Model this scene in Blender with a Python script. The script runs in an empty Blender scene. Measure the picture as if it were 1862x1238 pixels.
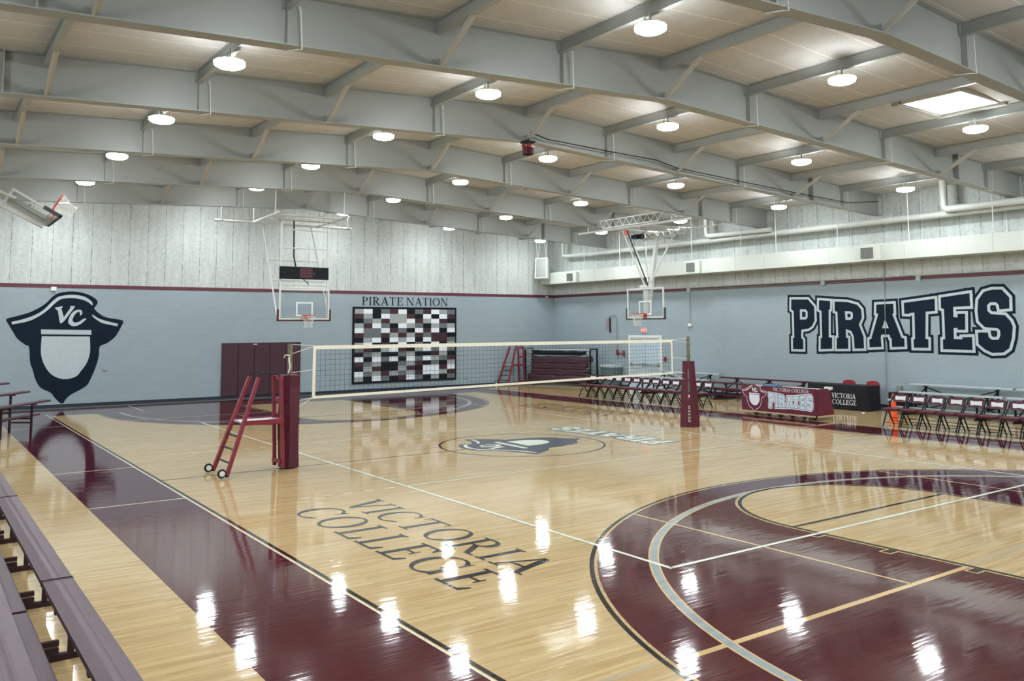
import bpy, math, random
import numpy as np
from math import pi, sin, cos, radians
from mathutils import Vector, Matrix
from mathutils.geometry import tessellate_polygon, delaunay_2d_cdt

SC = bpy.context.scene
COL = SC.collection
random.seed(7)

# ---------------------------------------------------------------- camera
CAM = Vector((15.72155, -11.36504, 2.58616))
yaw, pitch, roll = 2.52457, 0.09450, -0.00507
f_ = Vector((cos(pitch)*cos(yaw), cos(pitch)*sin(yaw), sin(pitch)))
r_ = Vector((sin(yaw), -cos(yaw), 0)); u_ = r_.cross(f_)
r2 = cos(roll)*r_ + sin(roll)*u_; u2 = -sin(roll)*r_ + cos(roll)*u_
cd = bpy.data.cameras.new('camera'); cam = bpy.data.objects.new('camera', cd); COL.objects.link(cam)
cd.sensor_width = 36; cd.sensor_fit = 'HORIZONTAL'; cd.lens = 36*1551.263/1862; cd.shift_y = -0.091420   # the photo is cropped off-centre
cd.clip_start = .05; cd.clip_end = 200
m = Matrix((r2, u2, -f_)).transposed().to_4x4(); m.translation = CAM
cam.matrix_world = m; SC.camera = cam

# ---------------------------------------------------------------- world, exposure
w = bpy.data.worlds.new('world'); SC.world = w; w.use_nodes = True
bg = w.node_tree.nodes['Background']
bg.inputs[0].default_value = (0.93, 0.97, 1, 1); bg.inputs[1].default_value = 7
vs = SC.view_settings
SC.display_settings.display_device = 'sRGB'
vs.view_transform = 'Standard'; vs.look = 'None'; vs.gamma = 1; vs.use_curve_mapping = False
vs.exposure = 0.7
LAMP = 100.0

# ---------------------------------------------------------------- helpers
def sl(c): return tuple((x/12.92 if x <= .04045 else ((x+.055)/1.055)**2.4) for x in [v/255 for v in c]) + (1,)

class NT:
    def __init__(s, m):
        s.m = m; s.t = m.node_tree; s.n = s.t.nodes; s.p = s.n['Principled BSDF']
    def new(s, typ, **k):
        n = s.n.new(typ)
        for a, b in k.items(): setattr(n, a, b)
        return n
    def link(s, a, b): s.t.links.new(a, b)
    def math(s, op, a, b=None, c=None):
        n = s.new('ShaderNodeMath', operation=op)
        for i, v in enumerate((a, b, c)):
            if v is None: continue
            if isinstance(v, (int, float)): n.inputs[i].default_value = v
            else: s.link(v, n.inputs[i])
        return n.outputs[0]
    def mix(s, f, a, b, blend='MIX'):
        n = s.new('ShaderNodeMix', data_type='RGBA', blend_type=blend)
        for i, v in ((0, f), (6, a), (7, b)):
            if isinstance(v, (int, float, tuple)): n.inputs[i].default_value = v
            else: s.link(v, n.inputs[i])
        return n.outputs[2]
    def noise(s, vec, scale, detail=3, rough=.5):
        n = s.new('ShaderNodeTexNoise'); n.inputs['Scale'].default_value = scale
        n.inputs['Detail'].default_value = detail; n.inputs['Roughness'].default_value = rough
        if vec is not None: s.link(vec, n.inputs['Vector'])
        return n.outputs[0]
    def pos(s, sc=(1, 1, 1)):
        g = s.new('ShaderNodeNewGeometry'); v = s.new('ShaderNodeVectorMath', operation='MULTIPLY')
        s.link(g.outputs['Position'], v.inputs[0]); v.inputs[1].default_value = sc
        return v.outputs[0]
    def ramp(s, fac, stops):
        n = s.new('ShaderNodeValToRGB'); e = n.color_ramp.elements
        while len(e) < len(stops): e.new(.5)
        for i, (p, c) in enumerate(stops): e[i].position = p; e[i].color = c
        s.link(fac, n.inputs[0]); return n.outputs[0]
    def bump(s, h, strength, dist=.01):
        b = s.new('ShaderNodeBump'); b.inputs['Strength'].default_value = strength
        b.inputs['Distance'].default_value = dist
        s.link(h, b.inputs['Height']); s.link(b.outputs[0], s.p.inputs['Normal'])

def mat(name, rgb, rough=.5, metal=0, var=0, vscale=6, coat=0, spec=.5):
    m = bpy.data.materials.new(name); m.use_nodes = True; t = NT(m)
    c = sl(rgb); t.p.inputs['Base Color'].default_value = c
    t.p.inputs['Roughness'].default_value = rough; t.p.inputs['Metallic'].default_value = metal
    t.p.inputs['Coat Weight'].default_value = coat; t.p.inputs['Specular IOR Level'].default_value = spec
    n = t.noise(t.pos(), vscale, 4)
    if var:
        lo = tuple(x*(1-var) for x in c[:3])+(1,); hi = tuple(min(1, x*(1+var)) for x in c[:3])+(1,)
        t.link(t.ramp(n, [(.3, lo), (.7, hi)]), t.p.inputs['Base Color'])
    return m

def floor_finish(t, rough=.055, spec=.5):
    """the varnish shared by bare boards and painted boards: gloss with a slight board-wise ripple"""
    t.p.inputs['Roughness'].default_value = rough; t.p.inputs['Specular IOR Level'].default_value = spec
    a = t.noise(t.pos((17.5, 1.6, 1)), 1.0, 2, .5); b = t.noise(t.pos((3.0, 1.4, 1)), 1.0, 2); c = t.noise(t.pos((70, 7, 1)), 1.0, 2)
    h = t.math('ADD', t.math('MULTIPLY', a, .42), t.math('ADD', t.math('MULTIPLY', b, .9), t.math('MULTIPLY', c, .05)))
    t.bump(h, .6, .0030)

def floor_paint(name, rgb, rough=.055, spec=.5):
    m = bpy.data.materials.new(name); m.use_nodes = True; t = NT(m); c = sl(rgb)
    n = t.noise(t.pos((9, 1.2, 1)), 1.0, 4)
    lo = tuple(x*.86 for x in c[:3])+(1,); hi = tuple(min(1, x*1.12) for x in c[:3])+(1,)
    t.link(t.ramp(n, [(.3, lo), (.7, hi)]), t.p.inputs['Base Color'])
    floor_finish(t, rough, spec); return m

def wood_floor():
    m = bpy.data.materials.new('maple boards'); m.use_nodes = True; t = NT(m)
    g = t.new('ShaderNodeNewGeometry'); sep = t.new('ShaderNodeSeparateXYZ'); t.link(g.outputs['Position'], sep.inputs[0])
    cmb = t.new('ShaderNodeCombineXYZ'); t.link(sep.outputs[1], cmb.inputs[0]); t.link(sep.outputs[0], cmb.inputs[1])
    br = t.new('ShaderNodeTexBrick'); br.offset = .37; br.offset_frequency = 3; br.squash_frequency = 3
    t.link(cmb.outputs[0], br.inputs['Vector'])
    for k, v in (('Scale', 1), ('Mortar Size', .0012), ('Brick Width', 1.15), ('Row Height', .057), ('Mortar Smooth', .3), ('Bias', 0)): br.inputs[k].default_value = v
    br.inputs['Color1'].default_value = sl((197, 172, 124)); br.inputs['Color2'].default_value = sl((168, 138, 92))
    br.inputs['Mortar'].default_value = sl((128, 96, 58))
    grain = t.noise(t.pos((60, 2.5, 1)), 1.0, 5, .6)
    big = t.noise(t.pos((18, .8, 1)), 1.0, 3)
    c = t.mix(.35, br.outputs[0], t.ramp(grain, [(.3, sl((160, 128, 84))), (.7, sl((214, 192, 148)))]), 'MIX')
    c = t.mix(.30, c, t.ramp(big, [(.35, sl((166, 134, 88))), (.65, sl((214, 194, 150)))]), 'MIX')
    t.link(c, t.p.inputs['Base Color'])
    floor_finish(t); return m

def wall_paint():
    """painted block below, board-marked concrete panels above"""
    m = bpy.data.materials.new('wall'); m.use_nodes = True; t = NT(m)
    g = t.new('ShaderNodeNewGeometry'); sep = t.new('ShaderNodeSeparateXYZ'); t.link(g.outputs['Position'], sep.inputs[0])
    nrm = t.new('ShaderNodeSeparateXYZ'); t.link(g.outputs['True Normal'], nrm.inputs[0])
    isx = t.math('GREATER_THAN', t.math('ABSOLUTE', nrm.outputs[0]), .5)     # end walls
    u = t.math('ADD', t.math('MULTIPLY', sep.outputs[1], isx), t.math('MULTIPLY', sep.outputs[0], t.math('SUBTRACT', 1, isx)))
    ph = t.math('ADD', t.math('MULTIPLY', isx, 6.82+20*.606), t.math('MULTIPLY', t.math('SUBTRACT', 1, isx), 4.41+30*.606))
    q = t.math('DIVIDE', t.math('ADD', u, ph), .606)
    fr = t.math('FRACT', q); idx = t.math('FLOOR', q)
    d = t.math('ABSOLUTE', t.math('SUBTRACT', fr, .5))
    wob = t.noise(t.pos((1, 1, 3)), 2.5, 4)
    seam = t.math('GREATER_THAN', d, t.math('SUBTRACT', .492, t.math('MULTIPLY', t.math('GREATER_THAN', wob, .52), .012)))
    wn = t.new('ShaderNodeTexWhiteNoise', noise_dimensions='1D'); t.link(idx, wn.inputs['W'])
    streak = t.noise(t.pos((3, 3, .5)), 1.6, 5, .6); spot = t.noise(t.pos((1, 1, 1)), 9, 5, .65)
    up = t.ramp(streak, [(.25, sl((170, 175, 170))), (.75, sl((203, 209, 205)))])
    up = t.mix(.3, up, t.ramp(spot, [(.35, sl((152, 153, 146))), (.6, sl((205, 211, 207)))]))
    up = t.mix(t.math('MULTIPLY', wn.outputs[0], .16), up, sl((166, 170, 166)))
    up = t.mix(t.math('MULTIPLY', seam, .75), up, sl((92, 92, 86)))
    cmb = t.new('ShaderNodeCombineXYZ'); t.link(u, cmb.inputs[0]); t.link(sep.outputs[2], cmb.inputs[1])
    br = t.new('ShaderNodeTexBrick'); t.link(cmb.outputs[0], br.inputs['Vector'])
    for k, v in (('Scale', 1), ('Mortar Size', .006), ('Brick Width', .4), ('Row Height', .2), ('Mortar Smooth', .6)): br.inputs[k].default_value = v
    br.inputs['Color1'].default_value = sl((147, 161, 167)); br.inputs['Color2'].default_value = sl((144, 158, 164)); br.inputs['Mortar'].default_value = sl((138, 152, 158))
    lower = t.math('LESS_THAN', sep.outputs[2], 4.07)
    t.link(t.mix(lower, up, br.outputs[0]), t.p.inputs['Base Color'])
    t.p.inputs['Roughness'].default_value = .55
    h = t.math('ADD', t.math('MULTIPLY', spot, .4), t.math('MULTIPLY', seam, -1))
    t.bump(h, .25, .004); return m

def deck_mat():
    m = bpy.data.materials.new('roof deck'); m.use_nodes = True; t = NT(m)
    g = t.new('ShaderNodeNewGeometry'); sep = t.new('ShaderNodeSeparateXYZ'); t.link(g.outputs['Position'], sep.inputs[0])
    q = t.math('DIVIDE', t.math('ADD', sep.outputs[0], 24.9), .81)
    d = t.math('ABSOLUTE', t.math('SUBTRACT', t.math('FRACT', q), .5))
    seam = t.math('GREATER_THAN', d, .482)
    a = t.noise(t.pos(), 3, 4); b = t.noise(t.pos(), 45, 6, .7)
    c = t.ramp(a, [(.3, sl((182, 180, 176))), (.7, sl((196, 194, 189)))])
    c = t.mix(.4, c, t.ramp(b, [(.3, sl((150, 147, 140))), (.65, sl((212, 210, 205)))]))
    c = t.mix(seam, c, sl((216, 212, 202)))
    t.link(c, t.p.inputs['Base Color']); t.p.inputs['Roughness'].default_value = .85
    t.bump(b, .5, .01); return m

def emis(name, rgb, s):
    m = bpy.data.materials.new(name); m.use_nodes = True; t = NT(m)
    t.p.inputs['Base Color'].default_value = (.8, .8, .8, 1)
    t.p.inputs['Emission Color'].default_value = rgb+(1,); t.p.inputs['Emission Strength'].default_value = s
    return m

def glass(name, rgb=(248, 250, 250), alpha=.16):
    m = bpy.data.materials.new(name); m.use_nodes = True; t = NT(m)
    tr = t.new('ShaderNodeBsdfTransparent'); tr.inputs[0].default_value = sl(rgb)
    gl = t.new('ShaderNodeBsdfGlossy'); gl.inputs['Roughness'].default_value = .03
    mx = t.new('ShaderNodeMixShader')
    mx.inputs[0].default_value = .05
    t.link(tr.outputs[0], mx.inputs[1]); t.link(gl.outputs[0], mx.inputs[2])
    t.link(mx.outputs[0], t.n['Material Output'].inputs[0]); return m

M = {}
M['wood'] = wood_floor()
M['fmaroon'] = floor_paint('maroon floor paint', (74, 20, 31)); M['fblack'] = floor_paint('black floor paint', (28, 27, 28))
M['fwhite'] = floor_paint('white floor paint', (226, 230, 214)); M['fgrey'] = floor_paint('grey floor paint', (150, 160, 160))
M['fbeige'] = floor_paint('bare beige line', (206, 176, 128)); M['ffaint'] = floor_paint('faded grey tape', (178, 162, 132))
M['fcream'] = floor_paint('cream edge line', (224, 212, 186)); M['freflect'] = floor_paint('grey green painted wall reflection', (126, 128, 112)); M['fslate'] = floor_paint('slate floor paint', (62, 50, 58)); M['fnavy'] = floor_paint('dark floor lettering', (34, 36, 44))
M['wall'] = wall_paint(); M['deck'] = deck_mat()
M['navy'] = mat('navy wall paint', (5, 24, 40), .7, var=.12, vscale=1.5, spec=.2)
M['light'] = mat('light wall paint', (176, 188, 192), .55, var=.03)
M['maroon'] = mat('maroon enamel', (78, 28, 42), .42, var=.06, spec=.35)
M['stripe'] = mat('maroon stripe paint', (92, 40, 52), .5, var=.08)
M['black'] = mat('black paint', (8, 12, 18), .55, var=.1, spec=.25); M['base'] = mat('black rubber base', (22, 32, 50), .5, var=.1)
M['steel'] = mat('grey painted steel', (156, 159, 154), .42, var=.035, vscale=1.2)
M['steel2'] = mat('pale grey painted steel', (176, 173, 164), .45, var=.03, vscale=1.5)
M['white'] = mat('white paint', (222, 224, 220), .4, var=.03); M['wsteel'] = mat('white powder coat', (205, 207, 202), .35, var=.03)
M['chrome'] = mat('bright metal', (200, 204, 206), .22, 1); M['alu'] = mat('brushed aluminium', (205, 212, 216), .36, .55, var=.05)
M['galv'] = mat('duct sheet metal', (196, 201, 192), .5, .0, var=.03, vscale=.8)
M['pipe'] = mat('pipe jacket', (190, 193, 187), .45, var=.05, vscale=3)
M['vinyl'] = mat('maroon vinyl', (82, 23, 44), .42, var=.08, vscale=5); M['dvinyl'] = mat('dull maroon vinyl', (66, 38, 48), .5, var=.1, vscale=3, spec=.35)
M['bleach'] = mat('maroon bleacher coating', (72, 46, 58), .44, var=.08, vscale=5, spec=.4); M['bframe'] = mat('dark maroon frame', (52, 22, 34), .4, var=.1)
M['red'] = mat('red ladder paint', (128, 36, 54), .38, var=.08); M['rubber'] = mat('black rubber', (20, 20, 22), .7)
M['cloth'] = mat('black tablecloth', (9, 10, 20), .9, var=.2, vscale=8); M['orange'] = mat('orange rim paint', (205, 62, 40), .4)
M['cone'] = mat('orange cone plastic', (236, 92, 40), .45, var=.05); M['net'] = mat('white net cord', (222, 216, 205), .8)
M['string'] = mat('dark net string', (36, 42, 50), .8); M['tape'] = mat('cream net tape', (232, 228, 212), .7, var=.03)
M['seatred'] = mat('red chair fabric', (150, 34, 50), .75, var=.1); M['cover'] = mat('maroon table cover', (96, 26, 48), .5, var=.06, vscale=4)
M['print'] = mat('white print', (228, 232, 236), .5); M['printblue'] = mat('pale blue print', (200, 214, 226), .5); M['printgrey'] = mat('grey print', (96, 112, 128), .5)
M['door'] = mat('pale blue door paint', (176, 194, 206), .4, var=.03); M['bin'] = mat('green grey plastic', (86, 108, 108), .5, var=.08)
M['wood2'] = mat('plywood edge', (190, 168, 128), .5, var=.08); M['blue'] = mat('blue plastic', (40, 96, 130), .4)
M['grille'] = mat('grille metal', (140, 143, 137), .5, .3); M['dark'] = mat('dark opening', (96, 98, 94), .8)
M['foam'] = mat('dark grey foam', (70, 74, 80), .7); M['valve'] = mat('red valve paint', (120, 28, 38), .4)
M['pole'] = mat('weathered net pole', (120, 120, 96), .4, .4, var=.25, vscale=14)
M['lamp'] = emis('lamp diffuser', (.90, .96, 1.0), LAMP); M['lampside'] = emis('lamp side glow', (.90, .96, 1.0), LAMP*.35)
M['exit'] = mat('exit sign face', (150, 30, 34), .5); M['exitl'] = emis('exit letters', (1, .45, .42), .8); M['exit'].node_tree.nodes['Principled BSDF'].inputs['Emission Color'].default_value = (1, .16, .15, 1); M['exit'].node_tree.nodes['Principled BSDF'].inputs['Emission Strength'].default_value = .45; M['led'] = None; M['ledp'] = mat('unlit segments', (96, 30, 48), .4); M['led'] = emis('clock digits', (.5, .03, .16), .03)
M['glass'] = glass('backboard glass')

class MB:
    def __init__(s): s.v = []; s.f = []; s.mi = []; s.k = 0
    def q(s, pts, mi=None):
        b = len(s.v); s.v += [Vector(p) for p in pts]; s.f.append(tuple(range(b, b+len(pts)))); s.mi.append(s.k if mi is None else mi); return s
    def hexa(s, p, mi=None):     # p: 8 points, bottom 4 ccw, top 4 ccw
        b = len(s.v); s.v += [Vector(x) for x in p]; k = s.k if mi is None else mi
        for f in ((3, 2, 1, 0), (4, 5, 6, 7), (0, 1, 5, 4), (1, 2, 6, 5), (2, 3, 7, 6), (3, 0, 4, 7)):
            s.f.append(tuple(b+i for i in f)); s.mi.append(k)
        return s
    def box(s, x0, x1, y0, y1, z0, z1, mi=None):
        return s.hexa([(x0, y0, z0), (x1, y0, z0), (x1, y1, z0), (x0, y1, z0), (x0, y0, z1), (x1, y0, z1), (x1, y1, z1), (x0, y1, z1)], mi)
    def bar(s, a, b, w=.04, h=.04, up=(0, 0, 1), mi=None):
        a, b = Vector(a), Vector(b); d = (b-a).normalized(); up = Vector(up)
        if abs(d.dot(up)) > .98: up = Vector((1, 0, 0))
        x = d.cross(up).normalized(); z = x.cross(d)
        c = [(-w/2, -h/2), (w/2, -h/2), (w/2, h/2), (-w/2, h/2)]
        return s.hexa([a+x*i+z*j for i, j in c]+[b+x*i+z*j for i, j in c], mi)
    def ring(s, c, d, r, n, ref=None):
        d = Vector(d).normalized(); u = ref if ref is not None else (Vector((0, 0, 1)) if abs(d.z) < .9 else Vector((1, 0, 0)))
        x = d.cross(u).normalized(); y = d.cross(x)
        b = len(s.v); s.v += [Vector(c)+x*r*cos(2*pi*i/n)+y*r*sin(2*pi*i/n) for i in range(n)]; return b
    def tube(s, pts, r, n=10, mi=None, caps=True, closed=False):
        pts = [Vector(p) for p in pts]; k = s.k if mi is None else mi; bs = []; L = len(pts)
        rr = r if isinstance(r, (list, tuple)) else [r]*L
        ref = None
        for i, p in enumerate(pts):
            if closed: d = pts[(i+1) % L]-pts[i-1]
            else: d = pts[min(i+1, L-1)]-pts[max(i-1, 0)]
            d.normalize()
            if ref is None: ref = Vector((0, 0, 1)) if abs(d.z) < .9 else Vector((1, 0, 0))
            x = d.cross(ref)
            if x.length < 1e-3: ref = Vector((0, 1, 0)); x = d.cross(ref)
            x.normalize(); ref = x.cross(d)
            bs.append(s.ring(p, d, rr[i], n, ref))
        R = range(L) if closed else range(L-1)
        for i in R:
            a, b = bs[i], bs[(i+1) % L]
            for j in range(n):
                j2 = (j+1) % n; s.f.append((a+j, a+j2, b+j2, b+j)); s.mi.append(k)
        if caps and not closed:
            s.f.append(tuple(bs[0]+j for j in range(n-1, -1, -1))); s.mi.append(k)
            s.f.append(tuple(bs[-1]+j for j in range(n))); s.mi.append(k)
        return s
    def lathe(s, prof, c=(0, 0, 0), n=24, mi=None, axis='z'):
        c = Vector(c); k = s.k if mi is None else mi; bs = []
        for r, z in prof:
            b = len(s.v); bs.append(b)
            for i in range(n):
                a = 2*pi*i/n; p = (r*cos(a), r*sin(a), z)
                if axis == 'x': p = (z, r*cos(a), r*sin(a))
                if axis == 'y': p = (r*sin(a), z, r*cos(a))
                s.v.append(c+Vector(p))
        for a, b in zip(bs, bs[1:]):
            for j in range(n):
                j2 = (j+1) % n; s.f.append((a+j, a+j2, b+j2, b+j)); s.mi.append(k)
        s.f.append(tuple(bs[0]+j for j in range(n-1, -1, -1))); s.mi.append(k)
        s.f.append(tuple(bs[-1]+j for j in range(n))); s.mi.append(k)
        return s
    def poly(s, loops, fn, mi=None):
        """flat filled outline with holes; fn maps (u,v) to a 3D point"""
        k = s.k if mi is None else mi
        ls = [[Vector((p[0], p[1], 0)) for p in l] for l in loops]
        flat = [p for l in ls for p in l]; b = len(s.v); s.v += [Vector(fn(p.x, p.y)) for p in flat]
        for t in tessellate_polygon(ls): s.f.append(tuple(b+i for i in t)); s.mi.append(k)
        return s
    def union(s, polys, fn, mi=None):
        """one flat skin over several overlapping outlines (each a list of loops)"""
        vs_, fs_ = [], []
        for loops in polys:
            ls = [[Vector((p[0], p[1], 0)) for p in l] for l in loops]; b = len(vs_)
            vs_ += [Vector((p.x, p.y)) for l in ls for p in l]
            for t in tessellate_polygon(ls):
                a, c, d = (vs_[b+i] for i in t); cr = (c-a).cross(d-a)
                if abs(cr) > 1e-10: fs_.append([b+i for i in (t if cr > 0 else t[::-1])])
        ov, oe, of, _, _, orig = delaunay_2d_cdt(vs_, [], fs_, 0, 1e-6)
        k = s.k if mi is None else mi; b = len(s.v); s.v += [Vector(fn(p.x, p.y)) for p in ov]
        V2 = np.array([(p.x, p.y) for p in ov]); T2 = np.array([[tuple(vs_[i]) for i in f] for f in fs_]); OF = [tuple(f) for f in of]
        C2 = np.array([V2[list(f)].mean(0) for f in OF]); inside = np.zeros(len(C2), bool)
        for A_, B_, D_ in T2:
            lo = np.minimum(np.minimum(A_, B_), D_); hi = np.maximum(np.maximum(A_, B_), D_)
            q = np.where((~inside) & (C2 >= lo).all(1) & (C2 <= hi).all(1))[0]
            if not len(q): continue
            P_ = C2[q]; cr = lambda p_, q_: (q_[0]-p_[0])*(P_[:, 1]-p_[1])-(q_[1]-p_[1])*(P_[:, 0]-p_[0])
            inside[q[(cr(A_, B_) >= 0) & (cr(B_, D_) >= 0) & (cr(D_, A_) >= 0)]] = True
        for f, o in zip(OF, inside):
            if o: s.f.append(tuple(b+i for i in f)); s.mi.append(k)
        return s
    def slab(s, loop, fn, t, mi=None):
        """outline with thickness t along fn's third argument"""
        k = s.k if mi is None else mi; n = len(loop)
        for w in (0, t):
            s.poly([loop], lambda u, v, w=w: fn(u, v, w), k)
        b = len(s.v); s.v += [Vector(fn(p[0], p[1], 0)) for p in loop]+[Vector(fn(p[0], p[1], t)) for p in loop]
        for i in range(n):
            j = (i+1) % n; s.f.append((b+i, b+j, b+n+j, b+n+i)); s.mi.append(k)
        return s
    def build(s, name, mats, parent=None, smooth=False, loc=None, world=False, bevel=0):
        me = bpy.data.meshes.new(name)
        off = Vector(loc) if loc is not None else Vector((0, 0, 0))
        if world and parent is not None:
            p = parent; T = Matrix.Identity(4)
            chain = []
            while p is not None: chain.append(p); p = p.parent
            for c in reversed(chain): T = T @ Matrix.LocRotScale(c.location, c.rotation_euler, c.scale)
            inv = T.inverted(); vv = [inv @ v for v in s.v]
        else: vv = s.v
        me.from_pydata([tuple(v-off) for v in vv], [], s.f)
        if not isinstance(mats, (list, tuple)): mats = [mats]
        for m in mats: me.materials.append(M[m])
        for p, i in zip(me.polygons, s.mi): p.material_index = min(i, len(mats)-1); p.use_smooth = smooth
        if smooth:
            me.update()
            try: me.set_sharp_from_angle(angle=radians(40))
            except Exception: pass
        me.update()
        o = bpy.data.objects.new(name, me); COL.objects.link(o); o.location = off
        if parent is not None: o.parent = parent
        if bevel:
            b = o.modifiers.new('bevel', 'BEVEL'); b.width = bevel; b.segments = 2; b.limit_method = 'ANGLE'
        return o

def tag(o, label, cat, group=None):
    o['label'] = label; o['category'] = cat
    if group: o['group'] = group
    return o
def thing(name, label, cat, loc=(0, 0, 0), rz=0, group=None):
    o = bpy.data.objects.new(name, None); COL.objects.link(o); o.location = loc; o.rotation_euler = (0, 0, rz)
    o.empty_display_size = .1; return tag(o, label, cat, group)
def struct(o): o['kind'] = 'structure'; return o
def dup(root, loc, rz=None, label=None, group=None):
    def cp(o, par):
        c = o.copy(); COL.objects.link(c)
        if par is not None: c.parent = par
        for ch in [x for x in ALLOBJ() if x.parent == o]: cp(ch, c)
        return c
    c = cp(root, None); c.location = loc
    if rz is not None: c.rotation_euler = (0, 0, rz)
    if label: c['label'] = label
    if group: c['group'] = group
    return c
def ALLOBJ(): return list(bpy.data.objects)

def area(l): return sum(l[i][0]*l[(i+1) % len(l)][1]-l[(i+1) % len(l)][0]*l[i][1] for i in range(len(l)))/2
def offset(loop, d):
    """grow a loop (ccw) outwards by d, mitred"""
    n = len(loop); out = []
    for i in range(n):
        a, b, c = Vector(loop[i-1][:2]), Vector(loop[i][:2]), Vector(loop[(i+1) % n][:2])
        e1 = (b-a).normalized(); e2 = (c-b).normalized()
        n1 = Vector((e1.y, -e1.x)); n2 = Vector((e2.y, -e2.x)); mm = n1+n2
        if mm.length < .3: mm = n1; k = 1
        else: mm.normalize(); k = min(1/max(mm.dot(n1), .45), 1.8)
        out.append(tuple(b+mm*d*k))
    return out
def grow(loops, d):
    """the shape grown by d: list of filled polygons (shape itself plus a mitred stroke on every edge)"""
    out = [loops]
    def ext(a, b, c):           # how far the stroke of edge a-b runs past b, towards c
        u, v = (b-a), (c-b)
        if u.length < 1e-7 or v.length < 1e-7: return d
        t = abs(u.angle(v)); return d*min(1, math.tan(min(t, 1.57)/2))
    for l in loops:
        P = [Vector(p[:2]) for p in l]; n = len(P)
        for i in range(n):
            z, a, b, c = P[i-1], P[i], P[(i+1) % n], P[(i+2) % n]; e = b-a
            if e.length < 1e-6: continue
            e.normalize(); nn = Vector((-e.y, e.x))*d; ea = e*ext(b, a, z); eb = e*ext(a, b, c)
            out.append([[tuple(a-ea-nn), tuple(b+eb-nn), tuple(b+eb+nn), tuple(a-ea+nn)]])
    return out

# ---------------------------------------------------------------- serif capitals, unit cap height
def ell(cx, cy, rx, ry, a0, a1, n=28):
    return [(cx+rx*cos(radians(a0+(a1-a0)*i/n)), cy+ry*sin(radians(a0+(a1-a0)*i/n))) for i in range(n+1)]
def stem(x, y0=0, y1=1, w=.12): return [(x-w/2, y0), (x+w/2, y0), (x+w/2, y1), (x-w/2, y1)]
def serif(x0, x1, y, t=.035, up=True):
    return [(x0, y), (x1, y), (x1-.02, y+(t if up else -t)), (x0+.02, y+(t if up else -t))]
def dg(xa, ya, xb, yb, w): return [(xa-w/2, ya), (xa+w/2, ya), (xb+w/2, yb), (xb-w/2, yb)]
def arcband(cx, cy, rx, ry, a0, a1, wx=.13, wy=.04): return ell(cx, cy, rx, ry, a0, a1)+ell(cx, cy, rx-wx, ry-wy, a1, a0)
def GL(ch):
    if ch == 'I': return .36, [stem(.18), serif(.03, .33, 0), serif(.03, .33, 1, up=False)]
    if ch == 'V': return .9, [dg(.17, 1, .47, 0, .14), dg(.77, 1, .47, 0, .055), serif(.0, .34, 1, up=False), serif(.62, .92, 1, up=False)]
    if ch == 'A': return .9, [dg(.13, 0, .44, 1, .05), dg(.77, 0, .46, 1, .14), serif(0, .28, 0), serif(.6, .94, 0), [(.22, .32), (.66, .32), (.65, .37), (.24, .37)]]
    if ch == 'T': return .82, [stem(.41), serif(.24, .58, 0), [(.03, .95), (.79, .95), (.79, 1), (.03, 1)], [(.02, .8), (.06, .95), (.12, .97), (.03, 1)], [(.8, .8), (.79, 1), (.7, .97), (.76, .95)]]
    if ch == 'L': return .74, [stem(.2), serif(.04, .36, 1, up=False), [(.04, 0), (.68, 0), (.68, .045), (.04, .045)], [(.58, .045), (.68, .0), (.72, .24), (.68, .24)]]
    if ch == 'E': return .76, [stem(.2), [(.04, 0), (.68, 0), (.68, .045), (.04, .045)], [(.04, .955), (.66, .955), (.66, 1), (.04, 1)], [(.26, .5), (.52, .5), (.52, .545), (.26, .545)], [(.58, .045), (.68, 0), (.72, .22), (.69, .22)], [(.57, .955), (.66, 1), (.69, .8), (.65, .8)], [(.5, .4), (.53, .4), (.53, .64), (.5, .64)]]
    if ch == 'N': return .98, [stem(.17, w=.05), stem(.81, w=.05), dg(.17, 1, .81, 0, .13), serif(.03, .31, 0), serif(.67, .95, 1, up=False), serif(.0, .2, 1, up=False)]
    if ch == 'P' or ch == 'R':
        b = [stem(.2), serif(.04, .38, 0), [(.04, .955), (.4, .955), (.4, 1), (.04, 1)], arcband(.36, .735, .32, .265, -90, 90), [(.26, .47), (.37, .47), (.37, .51), (.26, .51)]]
        if ch == 'P': return .72, b
        return .88, b+[dg(.4, .49, .74, 0, .15), serif(.64, .92, 0)]
    if ch == 'O': return .98, [arcband(.49, .5, .45, .52, 0, 180), arcband(.49, .5, .45, .52, 180, 360)]
    if ch == 'C': return .92, [arcband(.5, .5, .46, .52, 45, 315), [(.79, .68), (.82, .68), (.84, .98), (.8, .9)], [(.8, .1), (.86, .16), (.84, .22), (.76, .12)]]
    if ch == 'G': return .98, [arcband(.5, .5, .46, .52, 45, 315), [(.79, .68), (.82, .68), (.84, .98), (.8, .9)], stem(.8, .06, .44), serif(.64, .94, .44, up=False)]
    return .35, []
def serif_text(mb, txt, fn, width, height, gap=.05, mi=0, italic=0):
    L = sum(GL(c)[0]+gap for c in txt)-gap; k = width/L; x = 0
    for c in txt:
        a, ps = GL(c)
        mb.union([q for p in ps for q in (grow([p], .008) if a > .5 or c == 'I' else [[p]])], lambda u, v: fn((x+u+italic*v)*k, v*height), mi)
        x += a+gap
    return mb
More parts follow.
